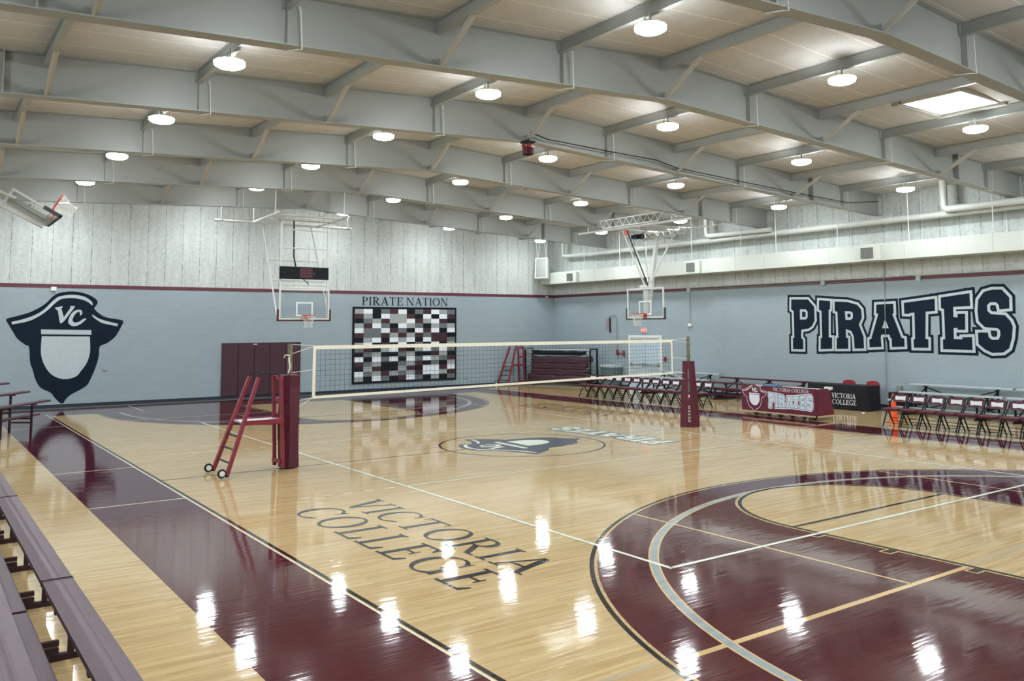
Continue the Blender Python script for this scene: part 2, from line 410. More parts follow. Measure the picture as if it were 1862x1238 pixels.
# ---------------------------------------------------------------- traced outlines, in metres on their walls
PIR = {"P":[[[-3.16,3.53],[-2.48,3.51],[-2.24,3.25],[-2.24,2.79],[-2.36,2.59],[-2.52,2.5],[-2.79,2.47],[-2.81,2.19],[-2.73,2.12],[-2.74,1.79],[-3.16,1.79],[-3.15,2.18],[-3.09,2.19],[-3.08,3.12],[-3.18,3.18]],[[-2.82,3.18],[-2.58,3.17],[-2.51,3.09],[-2.52,2.89],[-2.59,2.82],[-2.83,2.82]]],"I":[[[-2.04,3.47],[-1.61,3.43],[-1.63,3.15],[-1.68,3.13],[-1.72,2.21],[-1.59,2.2],[-1.61,1.83],[-2.05,1.81],[-2.03,2.18],[-1.97,2.19],[-1.96,3.1],[-2.06,3.15]]],"R":[[[-1.44,3.41],[-0.97,3.38],[-0.61,3.28],[-0.47,3.12],[-0.46,2.86],[-0.58,2.63],[-0.43,2.24],[-0.43,1.86],[-0.77,1.85],[-0.78,2.24],[-0.86,2.42],[-1.06,2.49],[-1.07,2.2],[-0.99,2.19],[-1.0,1.84],[-1.43,1.83],[-1.41,2.19],[-1.35,2.2],[-1.35,3.06],[-1.45,3.09]],[[-1.07,3.08],[-0.86,3.07],[-0.78,3.01],[-0.79,2.84],[-0.87,2.79],[-1.06,2.79]]],"A":[[[0.07,3.27],[0.65,3.28],[0.65,2.98],[0.6,2.96],[0.87,2.21],[0.96,2.19],[0.96,1.94],[0.54,1.92],[0.54,2.19],[0.5,2.2],[0.47,2.31],[0.2,2.31],[0.17,2.22],[0.18,1.92],[-0.23,1.9],[-0.23,2.15],[-0.16,2.17],[0.12,2.97],[0.05,2.99]],[[0.35,2.81],[0.46,2.51],[0.23,2.51]]],"T":[[[1.0,3.3],[1.99,3.4],[1.98,3.03],[1.69,3.01],[1.64,2.19],[1.73,2.17],[1.72,1.91],[1.26,1.91],[1.26,2.16],[1.31,2.18],[1.33,2.99],[1.18,2.98],[1.15,2.95],[1.0,2.96]]],"E":[[[2.18,3.43],[3.04,3.53],[3.04,3.15],[2.54,3.14],[2.53,2.84],[2.65,2.82],[2.66,2.93],[2.88,2.93],[2.86,2.46],[2.64,2.46],[2.63,2.52],[2.52,2.51],[2.51,2.19],[2.76,2.18],[2.76,2.24],[3.04,2.25],[3.04,1.87],[2.17,1.88],[2.18,2.17],[2.25,2.18],[2.26,3.08],[2.17,3.11]]],"S":[[[3.28,3.33],[3.45,3.55],[3.69,3.61],[3.95,3.6],[4.14,3.37],[4.13,3.06],[3.86,3.04],[3.84,3.17],[3.78,3.24],[3.61,3.25],[3.52,3.16],[3.52,3.0],[3.61,2.91],[4.0,2.87],[4.14,2.7],[4.19,2.54],[4.15,2.23],[4.06,1.94],[3.9,1.82],[3.59,1.8],[3.4,1.89],[3.22,2.05],[3.22,2.38],[3.5,2.38],[3.52,2.24],[3.61,2.17],[3.79,2.18],[3.84,2.3],[3.84,2.44],[3.77,2.51],[3.43,2.53],[3.26,2.71],[3.24,3.0]]]}
EMB = {"hat":[[-8.67,2.9],[-8.64,2.97],[-8.35,3.06],[-7.96,3.2],[-7.58,3.45],[-7.31,3.75],[-7.02,3.87],[-6.65,3.89],[-6.31,3.81],[-6.05,3.67],[-5.97,3.56],[-5.98,3.47],[-6.07,3.33],[-5.95,3.19],[-5.68,3.02],[-5.2,2.93],[-5.12,2.86],[-5.17,2.72],[-5.35,2.36],[-5.61,2.13],[-5.84,2.01],[-5.86,1.67],[-5.96,1.26],[-6.08,0.94],[-6.19,0.71],[-6.44,0.54],[-6.68,0.41],[-6.84,0.24],[-6.88,0.14],[-7.0,0.16],[-7.17,0.35],[-7.29,0.51],[-7.58,0.68],[-7.75,0.96],[-7.84,1.27],[-7.93,1.54],[-7.98,2.03],[-8.08,2.1],[-8.32,2.3],[-8.46,2.53],[-8.65,2.86]],"trimL":[[-8.52,2.86],[-8.07,2.99],[-7.65,3.22],[-7.3,3.61],[-7.1,3.73],[-6.73,3.78],[-6.39,3.72],[-6.18,3.58],[-6.11,3.46],[-6.15,3.43],[-6.3,3.56],[-6.64,3.66],[-7.01,3.65],[-7.22,3.54],[-7.56,3.18],[-7.99,2.9],[-8.5,2.78]],"trimR":[[-6.11,3.12],[-5.85,2.95],[-5.28,2.79],[-5.31,2.71],[-5.76,2.81],[-5.94,2.91],[-6.1,3.04]],"V":[[-7.27,3.34],[-7.05,3.39],[-7.04,3.34],[-7.08,3.32],[-6.99,3.02],[-6.8,3.34],[-6.82,3.39],[-6.67,3.4],[-6.68,3.34],[-6.98,2.88],[-7.08,2.8],[-7.11,2.86],[-7.18,3.24],[-7.25,3.29]],"C":[[-6.46,3.26],[-6.43,3.14],[-6.49,3.07],[-6.52,3.21],[-6.62,3.16],[-6.7,3.02],[-6.72,2.9],[-6.65,2.84],[-6.53,2.86],[-6.38,2.97],[-6.29,2.97],[-6.44,2.81],[-6.61,2.72],[-6.75,2.73],[-6.85,2.84],[-6.82,3.02],[-6.73,3.18],[-6.59,3.27]],"band":[[-7.66,2.61],[-6.13,2.58],[-6.12,2.42],[-7.64,2.45]],"panel":[[-7.62,2.38],[-6.17,2.36],[-6.14,1.86],[-6.22,1.49],[-6.38,1.22],[-6.54,1.02],[-6.83,0.94],[-7.11,1.0],[-7.36,1.19],[-7.55,1.53],[-7.63,1.89]]}
# ================================================================ STRUCTURE
XA, XB, YA, YB = -16.67, 17.1, -14.10, 14.10
RY = -.03
def zdeck(y): return 7.60-.057*abs(y-RY)
def zgird(y): return 6.80-.0485*abs(y-RY)
floor = MB().box(XA, XB, YA, YB, -.2, 0).build('floor', 'wood'); struct(floor)
T = .3
def endwall(name, x0, x1):
    p = [(YA-T, -.2), (YB+T, -.2), (YB+T, zdeck(YB+T)), (RY, zdeck(RY)), (YA-T, zdeck(YA-T))]
    return struct(MB().slab(p, lambda u, v, w: (x0+w, u, v), x1-x0).build(name, 'wall'))
endwall('wall_far', XA-T, XA); endwall('wall_near', XB, XB+T)
struct(MB().box(XA, XB, YB, YB+T, -.2, zdeck(YB)).build('wall_right', 'wall'))
struct(MB().box(XA, XB, YA-T, YA, -.2, zdeck(YA)).build('wall_left', 'wall'))
# roof deck: two slopes, one opening for the skylight
SX0, SX1, SY0, SY1 = 6.20, 7.43, 5.36, 6.95
mb = MB()
def deckpiece(x0, x1, y0, y1):
    z = zdeck
    mb.hexa([(x0, y0, z(y0)), (x1, y0, z(y0)), (x1, y1, z(y1)), (x0, y1, z(y1)), (x0, y0, z(y0)+.16), (x1, y0, z(y0)+.16), (x1, y1, z(y1)+.16), (x0, y1, z(y1)+.16)])
deckpiece(XA-T, XB+T, YA-T, RY); deckpiece(XA-T, XB+T, RY, SY0); deckpiece(XA-T, XB+T, SY1, YB+T)
SX2, SX3 = -6.83, -5.60
deckpiece(XA-T, SX2, SY0, SY1); deckpiece(SX3, SX0, SY0, SY1); deckpiece(SX1, XB+T, SY0, SY1)
ceiling = struct(mb.build('ceiling', 'deck'))
zs = zdeck(SY1)-.02
for SXa, SXb, lab in ((SX0, SX1, 'rectangular white skylight in the roof deck above the right wall lettering, nearest the camera'), (SX2, SX3, 'skylight hidden behind a girder, mirrored as a pale patch in the floor')):
    sk = thing('skylight', lab, 'skylight', ((SXa+SXb)/2, 6.15, zs), group='roof skylights')
    mb = MB()
    for a in ((SXa, SXa+.03, SY0, SY1), (SXb-.03, SXb, SY0, SY1), (SXa+.03, SXb-.03, SY0, SY0+.03), (SXa+.03, SXb-.03, SY1-.03, SY1)): mb.box(*a, zs, zs+.75)
    mb.build('curb', 'white', sk, world=True)
    mb = MB(); mb.box(SXa, SXb, SY0, SY1, zs+.752, zs+.76); mb.build('pane', 'glass', sk, world=True)
    mb = MB(); mb.box(SXa-.16, SXa-.02, SY0-.1, SY1+.25, zs-.03, zs+.05); mb.box(SXa, SXb+.1, SY1+.02, SY1+.14, zs-.05, zs+.02); mb.build('frame', 'steel2', sk, world=True)
# trims and bases
def trim(n, x0, x1, y0, y1, z0, z1, m, nm='trim'): return struct(MB().box(x0, x1, y0, y1, z0, z1).build(nm+'_'+n, m))
trim('1', XA, XA+.012, YA, YB, 4.005, 4.13, 'stripe'); trim('2', XA+.012, XB, YB-.012, YB, 4.005, 4.13, 'stripe')
trim('3', XA+.012, XB, YA, YA+.012, 4.005, 4.13, 'stripe'); trim('4', XB-.012, XB, YA+.012, YB-.012, 4.005, 4.13, 'stripe')
trim('far', XA, XA+.015, YA, YB, 0, .11, 'base', 'baseboard'); trim('right', XA+.015, -11.49, YB-.015, YB, 0, .11, 'base', 'baseboard')
trim('right', -9.53, XB, YB-.015, YB, 0, .11, 'base', 'baseboard'); trim('left', XA+.015, XB, YA, YA+.015, 0, .11, 'base', 'baseboard')

# ---------------------------------------------------------------- floor markings (parts of the floor)
LV = {}
def paint(name, mats, fill, lev):
    mb = MB(); fill(mb, .0006*lev); return mb.build(name, mats, floor)
def rect(mb, x0, x1, y0, y1, z, mi=None): mb.q([(x0, y0, z), (x1, y0, z), (x1, y1, z), (x0, y1, z)], mi)
XL, XR, YC = -13.62, 14.33, 7.62          # end lines, side lines
def border(mb, z):
    rect(mb, -15.95, 16.0, -9.06, -7.71, z); rect(mb, -15.95, 16.0, 7.71, 9.06, z)
    rect(mb, -15.95, XL-.02, -7.71, 7.71, z); rect(mb, XR+.09, 16.0, -7.71, 7.71, z)
paint('painted_border', 'fmaroon', border, 1)
def blackbox(mb, z):
    for y0 in (-YC-.05, YC): rect(mb, XL+.0, XR+.05, y0, y0+.05, z)
    rect(mb, XR, XR+.05, -YC, YC, z)
paint('court_boundary_line', 'fblack', blackbox, 1)
def seams(mb, z):
    for x in (-10.3, -1.83, 1.83, 10.3):
        for y0 in (-9.06, 7.71): rect(mb, x-.02, x+.02, y0, y0+1.35, z)
    for y in (-7.71, 7.69): pass
    for y in (-5, 0, 5): rect(mb, -15.95, XL-.02, y-.02, y+.02, z)
paint('border_seam', 'fcream', seams, 2)
paint('side_line_edge', 'fcream', lambda mb, z: [rect(mb, XL-.6, XR, y, y+.028, z) for y in (-7.712, 7.684)], 3)
paint('painted_wall_reflection', 'freflect', lambda mb, z: rect(mb, XA+.02, -15.97, YA+3, YB-.02, z), 1)  # grey-green colour painted in for the far wall's reflection on the bare boards
def ring(mb, cx, cy, r0, r1, a0, a1, z, n=72):
    for i in range(n):
        a, b = radians(a0+(a1-a0)*i/n), radians(a0+(a1-a0)*(i+1)/n)
        mb.q([(cx+r0*cos(a), cy+r0*sin(a), z), (cx+r1*cos(a), cy+r1*sin(a), z), (cx+r1*cos(b), cy+r1*sin(b), z), (cx+r0*cos(b), cy+r0*sin(b), z)])
def half(sg, cx, xe, R, RG, fx, levels):
    """one half court: sg=+1 near, -1 far"""
    def P(x, y): return (x, y)
    Ri = R-.085
    angs = [90+180*i/60 for i in range(61)] if sg > 0 else [90-180*i/60 for i in range(61)]
    outer = [(xe, Ri)]+[(cx+Ri*cos(radians(a)), Ri*sin(radians(a))) for a in angs]+[(xe, -Ri)]
    inner = [(xe, -1.92)]+[(fx+1.92*cos(radians(a)), 1.92*sin(radians(a))) for a in angs[::-1]]+[(xe, 1.92)]
    paint('painted_arc_area', 'fmaroon', lambda mb, z: mb.poly([outer+inner], lambda u, v: (u, v, z)), 1)
    a0, a1 = (90, 270) if sg > 0 else (-90, 90)
    def strip(name, m, R0, R1, lev):
        def f(mb, z):
            ring(mb, cx, 0, R0, R1, a0, a1, z)
            for s in (-1, 1):
                rect(mb, min(cx, xe), max(cx, xe), min(s*R0, s*R1), max(s*R0, s*R1), z)
        paint(name, m, f, lev)
    strip('three_point_line', 'fblack', R-.05, R, 2)
    strip('arc_edge_line', 'fbeige', RG-.10, RG+.02, 4); strip('inner_three_point_line', 'fgrey', RG-.08, RG, 5)
    def key(mb, z):
        ring(mb, fx, 0, 1.83, 1.88, a0, a1, z)
        for s in (-1, 1): rect(mb, min(fx, xe), max(fx, xe), min(s*1.83, s*1.88), max(s*1.83, s*1.88), z)
        rect(mb, fx-.025, fx+.025, -1.83, 1.83, z)
        for bx in (9.02, 9.98, 10.95, 11.9):
            for s in (-1, 1): rect(mb, sg*bx-.05, sg*bx+.05, min(s*1.9, s*2.06), max(s*1.9, s*2.06), z)
    paint('key_line', 'fblack', key, 5)
    def blk(mb, z):
        for bx in (9.02, 9.98, 10.95, 11.9):
            for s in (-1, 1): rect(mb, sg*bx-.075, sg*bx+.075, min(s*1.9, s*2.085), max(s*1.9, s*2.085), z)
        for s in (-1, 1):
            L = math.sqrt(Ri**2-2.97**2); xa = cx-sg*L
            rect(mb, min(xa, sg*10.8), max(xa, sg*10.8), s*2.97-.02, s*2.97+.02, z)
            rect(mb, min(sg*10.79, sg*10.86), max(sg*10.79, sg*10.86), min(s*1.9, s*6.35), max(s*1.9, s*6.35), z)
    paint('free_throw_guide_line', 'fbeige', blk, 3)
half(1, 12.75, 14.33, 6.75, 6.08, 8.57, 0)
half(-1, -12.75, XL, 6.38, 5.75, -8.57, 0)
paint('faded_tape_line', 'ffaint', lambda mb, z: (rect(mb, 10.74, 10.80, -7.6, -6.55, z), rect(mb, 10.74, 10.80, -1.8, 1.8, z)), 1)
def centre(mb, z):
    rect(mb, -.02, .02, -YC, YC, z); ring(mb, .05, 0, 1.81, 1.86, 0, 360, z, 96)
paint('centre_line', 'fblack', centre, 2)
def volley(mb, z):
    for y in (-4.53, 4.48): rect(mb, -9, 9, y, y+.055, z)
    for x in (-9, 8.945): rect(mb, x, x+.055, -4.5, 4.5, z)
    for x in (-3.03, 2.97): rect(mb, x, x+.05, -4.5, 4.5, z)
    for x in (-3.03, 2.97):
        for s in (-1, 1):
            for k in range(5):
                y = s*(4.72+k*.36); rect(mb, x, x+.05, min(y, y+s*.16), max(y, y+s*.16), z)
paint('volleyball_court_line', 'fwhite', volley, 6)

# lettering on the floor
def floor_words(name, rows, sg):
    mb = MB()
    for txt, x0, x1, y0, y1, it in rows:
        serif_text(mb, txt, lambda u, v: (sg*(x0+u), sg*(y0+v), .0022), x1-x0, y1-y0, .08, 0)
    mb.build(name, 'fnavy', floor)
rows = [('VICTORIA', 3.68, 8.2, -5.95, -5.36, 0), ('COLLEGE', 3.75, 8.33, -6.76, -6.12, 0)]
floor_words('floor_lettering', rows, 1); floor_words('floor_lettering', [(a, b-.35, c-.35, d, e, f) for a, b, c, d, e, f in rows], -1)

# block lettering
PX0, PX1, PZ0, PZ1 = -3.16, 4.2, 1.78, 3.60
def block_word(mb, fn, layers, sx=1.0):
    """layers: (growth in wall metres, material index, depth)"""
    for g, mi, dep in layers:
        mb.union([q for ch in 'PIRATES' for q in (grow(PIR[ch], g) if g else [PIR[ch]])], lambda u, v: fn(u, v, dep), mi)
def unit(fn, w, h):
    """map the wall lettering onto a w x h box"""
    return lambda u, v, d: fn((u-PX0)/(PX1-PX0)*w, (v-PZ0)/(PZ1-PZ0)*h, d)
mb = MB(); block_word(mb, unit(lambda u, v, d: (1.82-u, 3.02-v, .002+d), 3.7, .8), [(.16, 0, 0), (.085, 1, .0006), (.05, 0, .0012), (0, 1, .0018)])
mb.build('floor_lettering', ['fnavy', 'fwhite'], floor)
def smooth_loop(l, n=4):
    out = []; N = len(l)
    for i in range(N):
        p0, p1_, p2_, p3_ = (Vector(l[(i+k-1) % N]) for k in range(4))
        a1, a2 = (p1_-p0).normalized(), (p2_-p1_).normalized(); b2 = (p3_-p2_).normalized()
        k1 = 0 if a1.dot(a2) < .35 else .5; k2 = 0 if a2.dot(b2) < .35 else .5
        m1, m2 = (p2_-p0)*k1, (p3_-p1_)*k2
        for j in range(n):
            t = j/n; out.append(tuple((2*t**3-3*t*t+1)*p1_+(t**3-2*t*t+t)*m1+(-2*t**3+3*t*t)*p2_+(t**3-t*t)*m2))
    return out
for k_ in ('hat', 'trimL', 'trimR', 'C', 'panel'): EMB[k_] = smooth_loop(EMB[k_])
# plain hat-and-shield emblem in the centre circle, read from the far side
def emblem(mb, fn, dark, light, parts=('hat',), lights=('trimL', 'trimR', 'V', 'C', 'band', 'panel'), d=.0006):
    if dark is not None: mb.poly([EMB['hat']], lambda u, v: fn(u, v, 0), dark)
    for k in lights: mb.poly([EMB[k]], lambda u, v: fn(u, v, d), light)
def EM(u, v): return (u+6.89)/3.77, (v-2.03)/3.77      # centred, unit height
mb = MB()
def fe(u, v, d):
    a, b = EM(u, v); return (.02-a*3.0, .1-b*3.05, .002+d)
emblem(mb, fe, 0, 1, lights=('trimL', 'trimR', 'V', 'C', 'band'))
mb.poly([[(a*.72-1.93+.12, b*.72+.5) for a, b in EMB['panel']]], lambda u, v: fe(u, v, .0006), 1)
mb.build('centre_emblem', ['fslate', 'fwhite'], floor)

# ---------------------------------------------------------------- roof steel
GX = [-12.78, -8.38, -3.98, .38, 4.7, 9.05, 13.4]
PY = [RY+2.42*k for k in range(-5, 6)]
ORD = ['first', 'second', 'third', 'fourth', 'fifth', 'sixth', 'seventh', 'eighth', 'ninth', 'tenth', 'eleventh']
for gi, gx in enumerate(GX):
    xc = gx-.11
    g = thing('roof_girder', 'deep grey painted steel roof girder spanning the gym, %s from the far end wall' % ORD[gi], 'beam', (xc, RY, zgird(RY)), group='roof girders')
    mb = MB()
    for y0, y1 in ((YA, RY), (RY, YB)):
        a0, a1, b0, b1 = zgird(y0), zgird(y1), zdeck(y0), zdeck(y1)
        def pr(x0, x1, dz0, dz1, e0, e1):   # dz relative to bottom or top
            mb.hexa([(x0, y0, dz0), (x1, y0, dz0), (x1, y1, dz1), (x0, y1, dz1), (x0, y0, e0), (x1, y0, e0), (x1, y1, e1), (x0, y1, e1)])
        pr(xc-.007, xc+.007, a0+.018, a1+.018, b0-.018, b1-.018)
        pr(xc-.13, xc+.13, a0, a1, a0+.018, a1+.018)
        pr(xc-.13, xc+.13, b0-.018, b1-.018, b0, b1)
    mb.build('beam', 'steel', g, world=True)
    for k, y in enumerate(PY):
        if k % 2 == 1:                      # kicker braces at every other purlin
            a = Vector((gx+.01, y, zgird(y)+.05)); b = Vector((gx+.92, y, zdeck(y)-.21))
            MB().bar(a, b, .085, .03, up=(0, 1, 0)).bar(a+Vector((0, .035, 0)), b+Vector((0, .035, 0)), .012, .075, up=(0, 1, 0)).build('brace', 'steel2', g, world=True)
            MB().box(xc, gx+.0, y-.006, y+.006, zgird(y)+.018, zgird(y)+.15).build('gusset', 'steel', g, world=True)
        else:
            zt, zb = zdeck(y)-.2, zgird(y)+.02
            MB().box(xc+.007, xc+.11, y-.005, y+.005, zb, zt).build('stiffener', 'steel', g, world=True)
            MB().tube([(gx+.06, y+.14, zt+.02), (gx+.03, y+.17, zt-.06), (gx+.025, y+.19, zb+.1), (gx+.035, y+.19, zb-.06), (gx-.02, y+.17, zb-.045), (xc-.11, y+.05, zb-.045), (xc-.14, y+.03, zb-.03)], .011, 6).build('conduit', 'wsteel', g, smooth=True, world=True)
    for y in (-10.3, 10.55):
        MB().box(xc-.13, xc-.115, y-.01, y+.01, zgird(y)+.02, zdeck(y)-.02).box(xc+.007, xc+.125, y-.012, y+.012, zgird(y)+.018, zdeck(y)-.018).build('stiffener', 'steel', g, world=True)
BX = [XA]+GX+[XB]
def purlin_mb(x0, x1, y):
    zt = zdeck(y); mb = MB()
    mb.box(x0, x1, y-.006, y+.006, zt-.2, zt); mb.box(x0, x1, y-.05, y+.05, zt-.212, zt-.2); mb.box(x0, x1, y-.05, y+.05, zt-.018, zt-.006)
    mb.box(x0+.005, x0+.02, y-.06, y+.06, zt-.2, zt-.02)
    return mb
WHERE = ['first', 'second', 'third', 'fourth', 'fifth', 'ridge', 'fifth', 'fourth', 'third', 'second', 'first']
for bi in range(8):
    x0, x1 = BX[bi]+(0 if bi == 0 else -.10), BX[bi+1]-(.12 if bi < 7 else 0)
    for k, y in enumerate(PY):
        side = 'on the roof ridge line' if k == 5 else '%s from the %s wall' % (WHERE[k], 'left' if k < 5 else 'right')
        o = purlin_mb(x0, x1, y).build('roof_purlin', 'steel', loc=((x0+x1)/2, y, zdeck(y)-.2))
        tag(o, 'grey steel purlin %s, %s roof bay from far wall' % (side, ORD[bi]), 'beam', 'roof purlins between girders')
# ---------------------------------------------------------------- ceiling lights
BC = [-14.73, -10.58, -6.18, -1.81, 2.54, 6.88, 11.2, 15.25]
LY = [-12.2, -7.42, -2.55, 2.25, 7.02, 11.8]
lamp0 = None
for bi, x in enumerate(BC):
    for li, y in enumerate(LY):
        z = zdeck(y)-.48
        lab = 'round glowing white ceiling light, %s row from left wall, %s bay from far wall' % (ORD[li], ORD[bi])
        if lamp0 is None:
            lamp0 = thing('ceiling_light', lab, 'light', (x, y, z), group='round ceiling lights')
            MB().lathe([(.229, 0.051), (.229, .066), (.12, .085), (.06, .10)], n=28).build('housing', 'wsteel', lamp0, smooth=True)
            MB().lathe([(.10, -.045), (.18, -.03), (.232, .0), (.238, .05)], n=28).build('diffuser', 'lamp', lamp0, smooth=True)
            MB().tube([(0, 0, .1), (0, 0, .27)], .016, 8).tube([(-.02, 0, .1), (-.11, 0, .14), (-.12, 0, .22), (-.03, 0, .27)], .009, 6).build('hanger', 'steel', lamp0)
        else: dup(lamp0, (x, y, z), label=lab)
def text_mesh(txt, size):
    cu = bpy.data.curves.new('t', 'FONT'); cu.body = txt; cu.size = size; cu.align_x = 'CENTER'; cu.resolution_u = 3
    o = bpy.data.objects.new('t', cu); COL.objects.link(o)
    dg_ = bpy.context.evaluated_depsgraph_get(); me = o.evaluated_get(dg_).to_mesh()
    vs_ = [v.co.copy() for v in me.vertices]; fs = [tuple(p.vertices) for p in me.polygons]
    o.evaluated_get(dg_).to_mesh_clear(); bpy.data.objects.remove(o); bpy.data.curves.remove(cu); return vs_, fs
def add_text(mb, txt, size, fn):
    v, f = text_mesh(txt, size); b = len(mb.v); mb.v += [Vector(fn(p.x, p.y)) for p in v]
    for x in f: mb.f.append(tuple(b+i for i in x)); mb.mi.append(mb.k)
# ================================================================ WALL MURALS AND FIXTURES
mb = MB()
def fw(u, v, d): return (XA+.003+d, u, v)
emblem(mb, fw, 0, 1)
o = mb.build('wall_emblem', ['navy', 'light'], loc=(XA, -6.89, 2.0)); tag(o, 'large navy hat and shield emblem with VC letters painted on far wall', 'mural')
o = thing('wall_lettering', 'x', 'mural', (.5, YB, 2.7))
for i, ch in enumerate('PIRATES'):
    mb = MB()
    for g, mi, dep in ((.160, 0, .001), (.082, 1, .004), (0, 0, .007)):
        mb.union(grow(PIR[ch], g) if g else [PIR[ch]], lambda u, v: (u, YB-dep-.0003*i, v), mi)
    mb.build('letter', ['navy', 'light'], o, world=True)
tag(o, 'huge navy block letters PIRATES with pale outline painted on right wall', 'mural')
o = thing('wall_lettering', 'x', 'mural', (XA, 6.05, 3.7))
serif_text(MB(), 'PIRATE', lambda u, v: (XA+.01, 3.98+u, 3.55+v), 1.93, .34, .06).build('word', 'navy', o, world=True)
serif_text(MB(), 'NATION', lambda u, v: (XA+.01, 6.06+u, 3.55+v), 2.07, .34, .06).build('word', 'navy', o, world=True)
tag(o, 'dark serif words PIRATE NATION on far wall above the chequered board', 'mural')
# the board of coloured rectangles
ROWS = ['LWKGMWKGMWLG', 'MLKWLLMKWKWM', 'KGLMLLWMLWMK', 'LMWGKWLGKLGL', 'WGGWMGKWMWKW', 'MGGMLMLMGMMK', 'KLWKWLWKWMMG', 'LWKMKWKGKWKL',
        'GMKLWMKLWGWG', 'KGLKKGLKKMLK', 'WKWGWKWGWLGM', 'MGLKKGLMKGKL', 'KLMKKLMKWWMW', 'WGLMLGLMWWLM', 'LKWGKMWGKLKG']
M['bk'] = mat('board navy', (6, 11, 20), .6, spec=.25); M['bm'] = mat('board maroon', (56, 20, 29), .5); M['bw'] = mat('board white', (224, 230, 236), .5)
M['bl'] = mat('board light grey', (152, 158, 156), .5); M['bg'] = mat('board dark grey', (98, 104, 106), .5)
bd = thing('banner_board', 'large framed chequered board of white, grey, maroon and black rectangles on far wall', 'board', (XA, 6.17, .33))
MB().box(XA, XA+.05, 3.58, 8.54, .33, 3.48).build('frame', 'bk', bd, world=True)
mb = MB(); y0, y1, z0, z1 = 3.66, 8.46, .42, 3.39; cw, ch = (y1-y0)/12, (z1-z0)/15
for r, row in enumerate(ROWS):
    for c, k in enumerate(row):
        ya, za = y0+c*cw, z1-(r+1)*ch
        mb.q([(XA+.052, ya, za), (XA+.052, ya+cw, za), (XA+.052, ya+cw, za+ch), (XA+.052, ya, za+ch)], 'KMWLG'.index(k))
mb.build('chequered_face', ['bk', 'bm', 'bw', 'bl', 'bg'], bd, world=True)
# wall pads
for i in range(5):
    y = -1.69+i*.613
    p = thing('wall_pad', 'tall maroon vinyl wall pad on far wall, %s of five from the left' % ORD[i], 'wall pad', (XA, y+.308, .1), group='maroon wall pads')
    MB().box(XA+.0, XA+.07, y+.006, y+.61, .10, 2.07).build('pad', 'dvinyl', p, world=True, bevel=.012)
    if i == 2: MB().box(XA+.071, XA+.073, y-.06, y+.10, 1.99, 2.03).build('tag_plate', 'light', p, world=True)
def wallbox(name, lab, cat, c, s, m): 
    o = MB().box(c[0]-s[0]/2, c[0]+s[0]/2, c[1]-s[1]/2, c[1]+s[1]/2, c[2]-s[2]/2, c[2]+s[2]/2).build(name, m, loc=c, bevel=.006); return tag(o, lab, cat)
wallbox('electrical_outlet', 'small grey electrical outlet on far wall right of the painted emblem', 'outlet', (XA+.02, -5.66, 1.24), (.04, .12, .12), 'steel')
wallbox('wall_sensor', 'small white box over maroon stripe above the painted emblem', 'sensor', (XA+.04, -7.34, 3.97), (.08, .16, .14), 'white')
wallbox('wall_sensor', 'small grey box on the maroon stripe at the far right corner', 'sensor', (XA+.05, 13.6, 4.02), (.08, .12, .14), 'steel')
wallbox('electrical_outlet', 'small grey outlet low on far wall right of the chequered board', 'outlet', (XA+.02, 9.1, .42), (.04, .12, .14), 'steel')
# double door
dr = MB(); dr.box(-11.49, -9.53, YB-.05, YB, 2.14, 2.24); dr.box(-11.49, -11.4, YB-.05, YB, 0, 2.14); dr.box(-9.62, -9.53, YB-.05, YB, 0, 2.14)
struct(dr.build('trim_5', 'white'))
for k, (a, b) in enumerate(((-11.4, -10.515), (-10.505, -9.62))):
    d = MB().box(a+.003, b-.003, YB-.035, YB-.001, .005, 2.135).build('door_%d' % (k+1), 'door', loc=((a+b)/2, YB, 0)); struct(d)
    MB().tube([(a+.06, YB-.11, 1.02), (b-.06, YB-.11, 1.02)], .022, 8).box(a+.05, a+.12, YB-.12, YB-.03, .97, 1.07).box(b-.12, b-.05, YB-.12, YB-.03, .97, 1.07).build('push_bar', 'grille', d, world=True)
    MB().box(a+.06, b-.06, YB-.05, YB-.036, 2.02, 2.10).build('door_closer', 'steel', d, world=True)
ex = thing('exit_sign', 'glowing red exit sign above the pale blue double door', 'sign', (-10.55, YB, 2.35))
MB().box(-10.71, -10.39, YB-.06, YB, 2.36, 2.55).build('housing', 'white', ex, world=True)
MB().box(-10.695, -10.405, YB-.064, YB-.06, 2.375, 2.535).build('face', 'exit', ex, world=True)
mb = MB(); add_text(mb, 'EXIT', .115, lambda x, y: (-10.68+.13+x, YB-.066, 2.415+y)); mb.build('lettering', 'exitl', ex, world=True)
wallbox('fire_alarm_pull', 'small red fire alarm pull box right of the pale blue double door', 'alarm', (-9.35, YB-.03, 1.27), (.12, .06, .18), 'valve')
pp = thing('fire_pipe', 'thin grey wall pipe with red valve left of the double door', 'pipe', (-12.23, YB-.05, 1.2))
MB().tube([(-12.67, YB-.05, 3.02), (-12.67, YB-.05, 3.08), (-12.27, YB-.05, 3.08), (-12.23, YB-.05, 3.04), (-12.2, YB-.05, 1.2)], .016, 8).build('pipe', 'grille', pp, world=True)
MB().tube([(-12.2, YB-.06, 1.38), (-12.2, YB-.06, 1.62)], .045, 8).tube([(-12.2, YB-.1, 1.5), (-11.79, YB-.1, 1.42)], .03, 8).tube([(-11.79, YB-.06, 1.33), (-11.79, YB-.06, 1.56)], .045, 8).build('valve', 'valve', pp, world=True)
ws = thing('wall_banner_rail', 'slim vertical dark rail with pale pink strip high left of the double door', 'wall fitting', (-12.67, YB, 2.3))
MB().box(-12.7, -12.64, YB-.06, YB, 2.36, 3.0).build('rail', 'bframe', ws, world=True)
M['pinkish'] = mat('faded pink strip', (150, 132, 142), .6)
MB().box(-12.97, -12.82, YB-.02, YB, 2.5, 2.96).build('strip', 'pinkish', ws, world=True)
